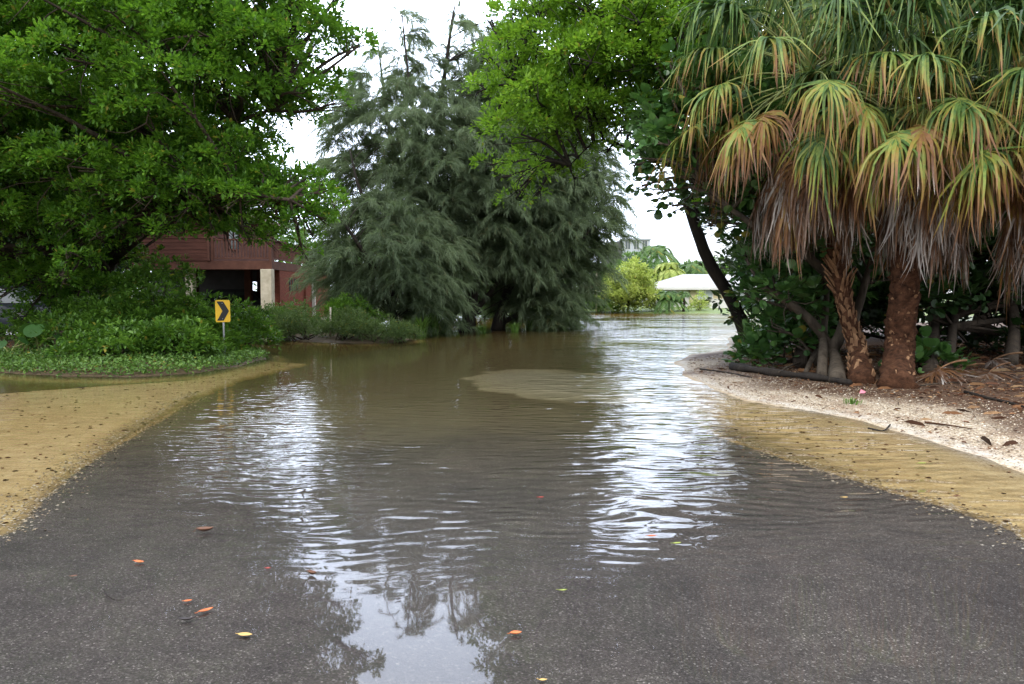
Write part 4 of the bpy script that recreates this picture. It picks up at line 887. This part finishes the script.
for k, (px, d, rx, ry, h, mt, lab) in enumerate(((556, 63, 2., 1.5, 2.6, 'leaf_far', 'light green bush seen right of the dark casuarina trunk'), (523, 62, 1.8, 1.5, 2.4, 'leaf_cover', 'light green bush seen between the casuarina trunks'), (484, 61, 2., 1.5, 2.6, 'leaf_shrub', 'green bush seen between the forked casuarina trunks'),
    (446, 60, 2., 1.5, 2.6, 'leaf_cover', 'green bush seen right of the leaning casuarina trunk'), (600, 74, 1.6, 1.2, 1.6, 'leaf_shrub', 'low dark bush at the left foot of the large yellow green bush'))):
    fb(px, d, rx, ry, h, mt, lab, 130+k, dens=24, k=9, Ln=.28, Wd=.15, nb=9, spread=.35)
featherpalm('bushy small palm in front of the bungalow roof end', gx(668, 73.5), 73.5, 1.3, 22, 2.1, 1)
featherpalm('thin small palm just left of the bungalow window', gx(683, 73), 73., 1.6, 12, 1.0, 2)
featherpalm('tall palm in front of the apartment building', gx(655, 104), 104., 7.0, 18, 3.4, 3)
featherpalm('yellowish palm behind the bungalow ridge', gx(668, 96), 96., 4.4, 18, 2.8, 4, 'leaf_yellow')
featherpalm('palm between the yellowish palm and the sky gap edge', gx(694, 100), 100., 4.8, 16, 2.8, 5)
FT = 'trees far beyond the water'
far = [(566,96,7.,'leaf_far','far tree half hidden by the right end of the casuarina grove'),(606,92,5.2,'leaf_shrub','dark far tree behind the yellow green bush on its left'),(636,98,7.0,'leaf_far','far tree below the apartment building'),
       (662,112,6.8,'leaf_far','far tree directly right of the tall palm'),(690,108,6.5,'leaf_far','pale far tree above the bungalow ridge'),(716,104,6.2,'leaf_far','pale far tree beside the leaning trunk'),(745,100,7.,'leaf_shrub','far tree right of the leaning trunk'),
       (790,98,8.,'leaf_shrub','far tree hidden behind the right bank wood'),(530,90,7.5,'leaf_shrub','dark far tree behind the casuarina trunks'),(490,88,7.,'leaf_shrub','far tree seen between the forked casuarina trunks'),(450,86,7.,'leaf_shrub','far tree behind the left casuarina trunk'),
       (405,82,7.5,'leaf_shrub','far tree behind the low spreading casuarina'),(350,78,8.,'leaf_shrub','far tree to the right of the raised house'),(300,72,8.2,'leaf_shrub','tree rising behind the deck of the raised house'),
       (232,62,15.,'leaf_far','added tall tree directly behind the roof of the raised house, blocking sky from the water reflection'),(170,64,16.,'leaf_shrub','added tallest dark tree behind the left part of the raised house, blocking sky from the water reflection'),(110,60,14.,'leaf_shrub','added tall tree behind the far left corner of the raised house, blocking sky from the water reflection'),  # trees added here to keep bright sky out of the left water reflection
       (420,58,11.,'leaf_dark','tall dark tree directly behind the left casuarinas'),(490,60,12.,'leaf_dark','tall dark tree directly behind the middle casuarinas'),(556,58,9.5,'leaf_dark','tall dark tree directly behind the right casuarinas')]
for k, (px, d, h_, mt, lab) in enumerate(far):
    x = gx(px, d); ptp = lambda yy_: (CH-(yy_-HOR)/F*d)
    hz = h_; top = HOR-(hz-CH)/d*F; bot = HOR+(CH+.1)/d*F; wd = hz*.52/d*F
    rj = np.random.default_rng(300+k); po = []
    for a in np.linspace(0, 2*PI, 14, endpoint=False):
        po.append((px+math.cos(a)*wd*rj.uniform(.8, 1.1), (top+bot)/2+math.sin(a)*(bot-top)/2*rj.uniform(.85, 1.1)))
    broadleaf('garden_tree', lab, 'tree', [[x, d, .2], [x+.2, d, hz*.3], [x-.1, d, hz*.6], [x, d, hz*.8]], [.22,.17,.1,.05], po, d, hz*.35, 34, .6, 1.3, mt, 'bark', 200+k, dens=16, k=10, Ln=.38, Wd=.22, spread=.45, kind='diamond', twigs=1, group=FT, sides=6)

# ------------------------------------------------------------------ sign
M['sign_yellow'] = simple_mat('sign_yellow', (.62,.37,.015), (.52,.31,.012), 2, .45, .4, .0, .001)
M['sign_black'] = simple_mat('sign_black', (.012,.012,.012), (.01,.01,.01), 2, .5, .3, .0, .001)
M['galv'] = simple_mat('galvanised_steel', (.42,.44,.46), (.30,.31,.33), 12, .45, .5, .1, .001, metal=.6)
p = G(224, 359.5, .02); dS = p[1]; sx, sy = p[0], p[1]
t = thing('chevron_sign', 'yellow road sign with black chevron arrow on a short steel post', 'sign', (sx, sy, 0)); t.rotation_euler = (0, 0, 0)
mpx = dS/F; ztop = CH+(HOR-300)*mpx; zmid = CH+(HOR-322)*mpx; wS = .345; ya = R(24); cs, sn = math.cos(ya), math.sin(ya)
def signpt(u, v, w): return [sx+u*cs+w*sn-.012*(v-zmid), sy+u*sn-w*cs, v]       # u across, v up, w towards viewer
g = Geo(); tube(g, [[sx+.01, sy+.035, -.1], [sx-.005, sy+.035, zmid], [sx-.012, sy+.035, ztop-.04]], .026, 8); g.build('post', M['galv'], t)
def slab(outline, w0, w1):
    g = Geo(); n = len(outline); V = [signpt(u, v, w0) for u, v in outline]+[signpt(u, v, w1) for u, v in outline]
    g.add(V, np.array([[i, (i+1) % n, n+(i+1) % n, n+i] for i in range(n)])); return g, n
rc = .035; ol = []
for cx_, cz_, a0 in ((wS/2-rc, ztop-rc, 0), (-wS/2+rc, ztop-rc, 90), (-wS/2+rc, zmid+rc, 180), (wS/2-rc, zmid+rc, 270)):
    for a in np.linspace(a0, a0+90, 5): ol.append((cx_+rc*math.cos(R(a)), cz_+rc*math.sin(R(a))))
g, n = slab(ol, 0, .006); f = [[n, n+i, n+i+1] for i in range(1, n-1)]+[[0, i+1, i] for i in range(1, n-1)]; g.more(np.array(f)); g.build('panel', M['sign_yellow'], t)
hh = (ztop-zmid); zc = (ztop+zmid)/2; top_ = ztop-.035; bt = zmid+.035
ch = [(-.14, top_), (.015, top_), (.145, zc), (.015, bt), (-.14, bt), (-.01, zc)]
g, n = slab(ch, .0075, .010); g.more([[6+0, 6+5, 6+2, 6+1], [6+5, 6+4, 6+3, 6+2]]); g.build('chevron', M['sign_black'], t)
for v in (zmid+.08, ztop-.08):
    g = Geo(); q = signpt(-.01, v, .0105); tube(g, [q, [q[0]+sn*.006, q[1]-cs*.006, v]], .009, 8); g.build('bolt', M['galv'], t)
g = Geo(); p = G(330, 345); d_ = 27.9; x = gx(330, d_); tube(g, [[x, d_, 0], [x+.02, d_, 1.2]], .032, 8); o = g.build('marker_post', M['concrete']); tag(o, 'small white post among the grey green bushes', 'post')

# ------------------------------------------------------------------ right bank debris
g = Geo(); lp = [G(732,367,.12), G(770,372,.15), G(812,378,.14), G(850,384,.15)]; lp = curve([[a[0], a[1], float(hground(a[0], a[1]))+.07] for a in lp], 12)
tube(g, lp, np.linspace(.085, .04, 12)*(1+.25*np.sin(np.arange(12)*1.9)), 9, jitter=.16); o = g.build('fallen_log', M['bark_wet']); tag(o, 'long blackish log lying on the right bank before the sea grape', 'log')
def stick(label, pts, r, mat='bark', name='stick', z=.02):
    g = Geo(); q = []
    for a, b_ in pts:
        w = G(a, b_, .1); zz = float(hground(w[0], w[1])); w = G(a, b_, zz); q.append([w[0], w[1], max(float(hground(w[0], w[1])), 0)+z])
    tube(g, curve(q, 9), np.linspace(r, r*.4, 9), 6, jitter=.1); o = g.build(name, M[mat]); tag(o, label, 'stick', 'sticks and twigs on the right bank'); return o
stick('dark curved branch lying at the right edge of the shell bank', [(965,392),(990,399),(1010,404),(1040,413)], .028, 'bark_wet')
stick('thin pale stick leaning over the log', [(806,366),(790,372),(778,379)], .022, 'bark_grey', z=.12)
stick('long pale twig in front of the dry fronds', [(915,386),(945,383),(985,381)], .012, 'bark_grey')
stick('short dark twig near the shore edge', [(868,432),(880,434)], .012, 'bark_wet')
stick('reddish broken twig in the middle of the shell bank', [(925,425),(950,428),(972,432)], .014, 'palm_fibre')
stick('small dark twig below the pink paper', [(890,428),(884,434),(872,434)], .012, 'bark_wet')
stick('dark stick beside the sandy point', [(700,370),(730,374),(752,379)], .02, 'bark_wet')
# dry frond pile
rg = np.random.default_rng(5)
for k, (px, py, az, lab) in enumerate(((960,381,R(170),'dry tan palm frond on top of the fallen heap'),(985,384,R(200),'dry palm frond at the right side of the fallen heap'),(1000,377,R(160),'dry palm frond at the back of the fallen heap'),(940,386,R(185),'flattened brown palm frond in front of the heap'))):
    w = G(px, py, .12); x, y = w[0]+.6, w[1]+.3; z = float(hground(x, y))+.18+.05*k
    t = thing('fallen_frond', lab, 'palm frond', (x, y, z-.15), 'dry fallen palm fronds')
    add_frond(t, (x, y, z), az, R(4), .5, .95, .10, .60+.08*(k % 3), rg, 0., stalk='palm_boot')
# pink paper, weeds
w = G(863, 392, .12); zz = float(hground(w[0], w[1])); g = Geo()
g.add([[w[0]-.055, w[1], zz+.01], [w[0]+.01, w[1]-.03, zz+.012], [w[0]+.06, w[1]+.03, zz+.03], [w[0]-.01, w[1]+.05, zz+.065]], [[0,1,2,3]]); g.more([[0,1,3]])
M['pink'] = simple_mat('pink_paper', (.55,.20,.25), (.48,.17,.21), 4, .8, .2); o = g.build('paper_scrap', M['pink']); sm = o.modifiers.new('thickness', 'SOLIDIFY'); sm.thickness = .002
tag(o, 'crumpled pink scrap of paper at the foot of the slender palm', 'paper')
w = G(853, 401, .1); tuft('tiny green weed on the shell below the pink paper', w[0], w[1], 40, .10, 7, None, 'leaf_cover', None, .008)
# litter: shell chips and dead leaves (uncountable)
def scatter_flat(name, poly, n, mat, Ln, Wd, seed, label, cat, lift=.006, tilt=.35, wt=None, zmin=.004, kind='ovate'):
    rg = np.random.default_rng(seed); P = np.array(poly); c = rg.uniform(P.min(0), P.max(0), (n*6, 2)); c = c[inpoly(c[:,0], c[:,1], P)]
    if wt is not None: c = c[rg.random(len(c)) < wt(c[:,0], c[:,1])]
    z = hground(c[:,0], c[:,1]); k = z > zmin; c = c[k][:n]; z = z[k][:n]; m = len(c); az = rg.uniform(0, 2*PI, m)
    d = np.stack([np.cos(az), np.sin(az), rg.normal(0, tilt*.5, m)], 1); nn = np.stack([rg.normal(0, tilt, m), rg.normal(0, tilt, m), np.ones(m)], 1); sc = rg.uniform(.5, 1.3, m)
    g = Geo(); leaves(g, np.column_stack([c, z+lift]), d, nn, Ln*sc, Wd*sc, kind, 0, rg.random(m)); o = g.build(name, mat); return tag(o, label, cat, kind='stuff')
RB = [(p[0], p[1]) for p in gp([(1100,480),(1024,472),(930,442),(860,420),(800,410),(745,400),(712,388),(684,374),(690,360)])]+[(7.,22.),(14.,22.),(14.,7.)]
M['chip'], nt = new_mat('shell_chip'); ge = N(nt, 'ShaderNodeNewGeometry')
out(nt, principled(nt, ramp(nt, ge.outputs['Random Per Island'], [(0, (.13,.09,.06)), (.35, (.31,.245,.165)), (.7, (.45,.38,.28)), (1, (.54,.50,.43))]), .6, .3))
M['deadleaf'], nt = new_mat('dead_leaf'); ge = N(nt, 'ShaderNodeNewGeometry')
out(nt, principled(nt, ramp(nt, ge.outputs['Random Per Island'], [(0, (.03,.016,.01)), (.4, (.11,.045,.022)), (.75, (.22,.11,.05)), (1, (.36,.24,.13))]), .7, .2))
scatter_flat('shell_gravel', RB, 26000, M['chip'], .026, .020, 41, 'pale crushed shell covering the right bank', 'gravel', wt=lambda x, y: 1-.85*smooth((sdist(x, y, SHORE_R)-1.5)/1.2), zmin=.002, kind='diamond')
scatter_flat('leaf_litter', RB, 9000, M['deadleaf'], .075, .03, 42, 'brown dead leaf litter under the palms', 'leaf litter', lift=.012, wt=lambda x, y: .07+.9*smooth((sdist(x, y, SHORE_R)-1.3+.8*smooth((y-11)/4)+.6*vnoise(x, y, 2.1, 6))/1.6)*(.4+.6*(vnoise(x, y, 4, 2) > -.2)))
scatter_flat('flood_debris', RB, 2600, M['deadleaf'], .05, .022, 44, 'dark bits of debris left in a line along the shore of the right bank', 'debris', lift=.008, wt=lambda x, y: np.exp(-((sdist(x, y, SHORE_R)-.38-.12*vnoise(x, y, 1.9, 4))/.10)**2)*.8, zmin=.001)
BL = [tuple(p) for p in gp([(-60,540),(0,528),(62,470),(142,420),(240,376),(296,362),(262,361),(235,366),(200,380),(110,385),(0,393),(-100,400)])]
scatter_flat('drowned_leaves', BL, 330, M['deadleaf'], .055, .03, 46, 'small brown leaves and bits lying on the shallow sand at the left', 'leaf litter', lift=.004, tilt=.1, zmin=-.2)
scatter_flat('drowned_leaves', [tuple(p) for p in gp([(1024,527),(900,487),(790,452),(730,430),(745,405),(860,424),(930,446),(1024,474)])], 110, M['deadleaf'], .05, .028, 47, 'small brown leaves and bits lying on the shallow sand at the right', 'leaf litter', lift=.004, tilt=.1, zmin=-.2)
for side_, lab_, sd_ in ((rl, 'loose shell and grit along the left edge of the asphalt', 48), (rr_, 'loose shell and grit along the right edge of the asphalt', 49)):
    rg = np.random.default_rng(sd_); n_ = 5200; gy = rg.uniform(2.4, 13, n_); gxx = edge_x(side_, gy)+rg.normal(0, .10, n_)+rg.normal(0, .16, n_)*(rg.random(n_) < .3)
    az = rg.uniform(0, 2*PI, n_); inr_ = inpoly(gxx, gy, ROADP); gz = np.where(inr_, bed(gxx, gy)+.006, hground(gxx, gy)+.003); gg = Geo(); sc_ = rg.uniform(.4, 1.4, n_)
    leaves(gg, np.column_stack([gxx, gy, gz]), np.stack([np.cos(az), np.sin(az), 0*az], 1), np.stack([rg.normal(0, .3, n_), rg.normal(0, .3, n_), np.ones(n_)], 1), .024*sc_, .018*sc_, 'diamond', 0, 0.)
    tag(gg.build('loose_grit', M['chip']), lab_, 'gravel', kind='stuff')
scatter_flat('twig_litter', RB, 700, M['deadleaf'], .30, .016, 45, 'thin dead twigs and leaf stalks strewn over the right bank', 'twigs', lift=.015, tilt=.15, wt=lambda x, y: .12+.5*smooth((sdist(x, y, SHORE_R)-1.)/1.5))
scatter_flat('leaf_litter', [tuple(p) for p in gp([(-60,368),(20,372),(60,375),(120,374)])]+[(-8.,22.),(-14.,24.),(-24.,22.)], 5000, M['deadleaf'], .08, .04, 43, 'brown dead leaf litter under the huge tree', 'leaf litter', lift=.02)
g = Geo(); rg = np.random.default_rng(66)
for k in range(5):
    a = rg.uniform(0, 2*PI); q = G(935, 358, .2)
# loose roots / vines hanging in the sea grape shade
# ------------------------------------------------------------------ leaves floating on the water
def fl_mat(name, c):
    return simple_mat(name, c, tuple(x*.55 for x in c), 40, .45, .4, .3, .002)
FM = dict(orange=fl_mat('leaf_orange', (.62,.16,.04)), brown=fl_mat('leaf_brown', (.16,.07,.035)), dark=fl_mat('leaf_blackened', (.03,.02,.017)), yellow=fl_mat('leaf_pale_yellow', (.62,.40,.12)), green=fl_mat('leaf_yellow_green_fallen', (.30,.36,.06)), red=fl_mat('leaf_red', (.45,.05,.03)))
def floating(label, px, py, ln, wd, az, col, curl=.25, name='fallen_leaf'):
    p = G(px, py); g = Geo(); n = 9; u = np.linspace(0, 1, n); w = wd*np.sin(PI*np.clip(u*.94+.03, 0, 1))**.8*(1-.25*u)
    d = np.array([math.cos(az), math.sin(az), 0]); s_ = np.array([-d[1], d[0], 0]); V = []
    for i in range(n):
        c = p+d*(u[i]-.5)*ln+np.array([0, 0, .004+curl*ln*.35*(2*u[i]-1)**2]); V += [c-s_*w[i]*.5+[0, 0, w[i]*curl*.8], c, c+s_*w[i]*.5+[0, 0, w[i]*curl*.8]]
    f = [[3*i+j, 3*i+j+1, 3*i+j+4, 3*i+j+3] for i in range(n-1) for j in range(2)]; g.add(V, f, 0, 0, True)
    tube(g, curve([p-d*ln*.5+[0, 0, .006+curl*ln*.35], p-d*ln*.62+[0, 0, .01], p-d*ln*.72+s_*.01+[0, 0, .008]], 5), .0016, 4, cap=False)
    o = g.build(name, FM[col]); sm = o.modifiers.new('thickness', 'SOLIDIFY'); sm.thickness = .0012
    return tag(o, label, 'leaf', 'fallen leaves floating on the flood water')
for a in (('curled brown leaf farthest out on the left water',205,532,.11,.06,.3,'brown',.6),('orange leaf left of the others near the bank side',139,563,.075,.035,-.3,'orange',.3),('tiny orange leaf above the blackened leaf',188,602,.04,.025,.4,'orange',.3),
    ('upright orange leaf beside the blackened leaf',206,612,.075,.035,.8,'orange',.35),('curled blackened leaf on the left water',187,621,.085,.03,.25,'dark',.5),('pale yellow leaf at the lower left',245,636,.07,.04,-.1,'yellow',.2),
    ('tiny red leaf on the left water',268,569,.03,.02,.2,'red',.2),('curled brown leaf beside the bright sky reflection',312,575,.065,.035,-.4,'brown',.7),('orange leaf low in the middle of the road',516,635,.055,.035,.2,'orange',.45),
    ('yellow green leaf in the middle right',677,544,.06,.03,.3,'green',.2),('orange leaf near the bright ripples',652,537,.06,.03,.1,'orange',.3),('tiny red leaf out in the middle ripples',541,498,.045,.03,.3,'red',.2),
    ('yellow green leaf left of the bright ripples edge',563,591,.05,.02,.2,'green',.2),('yellow leaf cut by the bottom edge of the view',543,681,.035,.02,.1,'yellow',.2),('small dark leaf in the sky reflection',399,600,.03,.02,.5,'dark',.3),
    ('small brown leaf far left near the sandbar edge',74,577,.035,.02,.5,'brown',.3),('green leaf on the right shallow sand',922,464,.09,.05,.3,'green',.2),('brown leaf on the right shallow sand',957,497,.07,.04,.2,'brown',.2),
    ('dark leaf on the left sandbar',82,388,.16,.08,.2,'dark',.2),('yellow leaf by the yellow bubbles at the right asphalt edge',845,498,.05,.03,.2,'yellow',.2)):
    floating(*a)
g = Geo(); q = [G(103,590), G(108,597), G(116,601), G(124,601)]; tube(g, curve([[a[0], a[1], .006] for a in q], 8), [.002,.003,.003,.003,.003,.002,.002,.001], 5); o = g.build('twig', M['bark_wet']); tag(o, 'thin curved black twig floating at the lower left', 'twig')

# ------------------------------------------------------------------ sky, sun, camera
wd = bpy.data.worlds.new('World'); scene.world = wd; wd.use_nodes = True; nt = wd.node_tree; nt.nodes.clear()
SUN_EL, SUN_AZ = R(44), R(196)       # azimuth clockwise from +Y: high, behind the viewer's left
sky = N(nt, 'ShaderNodeTexSky'); sky.sky_type = 'NISHITA'; sky.sun_disc = False; sky.sun_elevation = SUN_EL; sky.sun_rotation = SUN_AZ
tc = N(nt, 'ShaderNodeTexCoord'); sp = N(nt, 'ShaderNodeSeparateXYZ'); L(nt, tc.outputs['Generated'], sp.inputs[0])
zc_ = math_(nt, 'ADD', math_(nt, 'MAXIMUM', sp.outputs[2], 0), .18); cb = N(nt, 'ShaderNodeCombineXYZ')
L(nt, math_(nt, 'DIVIDE', sp.outputs[0], zc_), cb.inputs[0]); L(nt, math_(nt, 'DIVIDE', sp.outputs[1], zc_), cb.inputs[1])
cf = noise(nt, cb.outputs[0], 1.3, 6, .6, .2)
cover = ramp(nt, cf, [(.34, (.30,.30,.30)), (.56, (1,1,1))])
cloudc = ramp(nt, noise(nt, cb.outputs[0], 2.1, 5, .6), [(.25, (17,18.6,21.5)), (.7, (25,25.4,26.2))])
vd = N(nt, 'ShaderNodeVectorMath', operation='DOT_PRODUCT'); L(nt, tc.outputs['Generated'], vd.inputs[0]); vd.inputs[1].default_value = (-.11, .885, .452)
bank = ramp(nt, math_(nt, 'MULTIPLY_ADD', noise(nt, cb.outputs[0], 2.6, 5, .6), .10, vd.outputs['Value']), [(.90, (0,0,0)), (1., (1,1,1))])
elev = ramp(nt, sp.outputs[2], [(0, (.42,.42,.42)), (.20, (.40,.415,.435)), (.42, (1,1,1))]); cloudc = mixc(nt, 1., cloudc, elev, 'MULTIPLY')
cloudc = mixc(nt, bank, cloudc, (31, 35, 43)); cover = mixc(nt, bank, cover, (1., 1., 1.))
bg = N(nt, 'ShaderNodeBackground'); bg.inputs['Strength'].default_value = .102
L(nt, mixc(nt, cover, sky.outputs[0], cloudc), bg.inputs[0]); ow = N(nt, 'ShaderNodeOutputWorld'); L(nt, bg.outputs[0], ow.inputs[0])
sl = bpy.data.lights.new('sun', 'SUN'); sl.energy = 1.5; sl.angle = R(14); sl.color = (1, .96, .90); so = bpy.data.objects.new('sun', sl); COL.objects.link(so)
sd = Vector((math.sin(SUN_AZ)*math.cos(SUN_EL), math.cos(SUN_AZ)*math.cos(SUN_EL), math.sin(SUN_EL))); so.rotation_euler = sd.to_track_quat('Z', 'Y').to_euler(); so.location = (0, -5, 30)
cam = bpy.data.cameras.new('camera'); co = bpy.data.objects.new('camera', cam); COL.objects.link(co); scene.camera = co
co.location = (0, 0, CH); co.rotation_euler = (R(90)-TH, 0, 0); cam.sensor_width = 36; cam.lens = 36*F/1024; cam.clip_end = 3000; cam.clip_start = .05
scene.view_settings.view_transform = 'Standard'; scene.view_settings.look = 'None'; scene.view_settings.exposure = .75; scene.view_settings.gamma = 1
scene.cycles.max_bounces = 8; scene.cycles.transparent_max_bounces = 12; scene.cycles.diffuse_bounces = 3; scene.cycles.glossy_bounces = 3
scene.cycles.caustics_reflective = False; scene.cycles.caustics_refractive = False
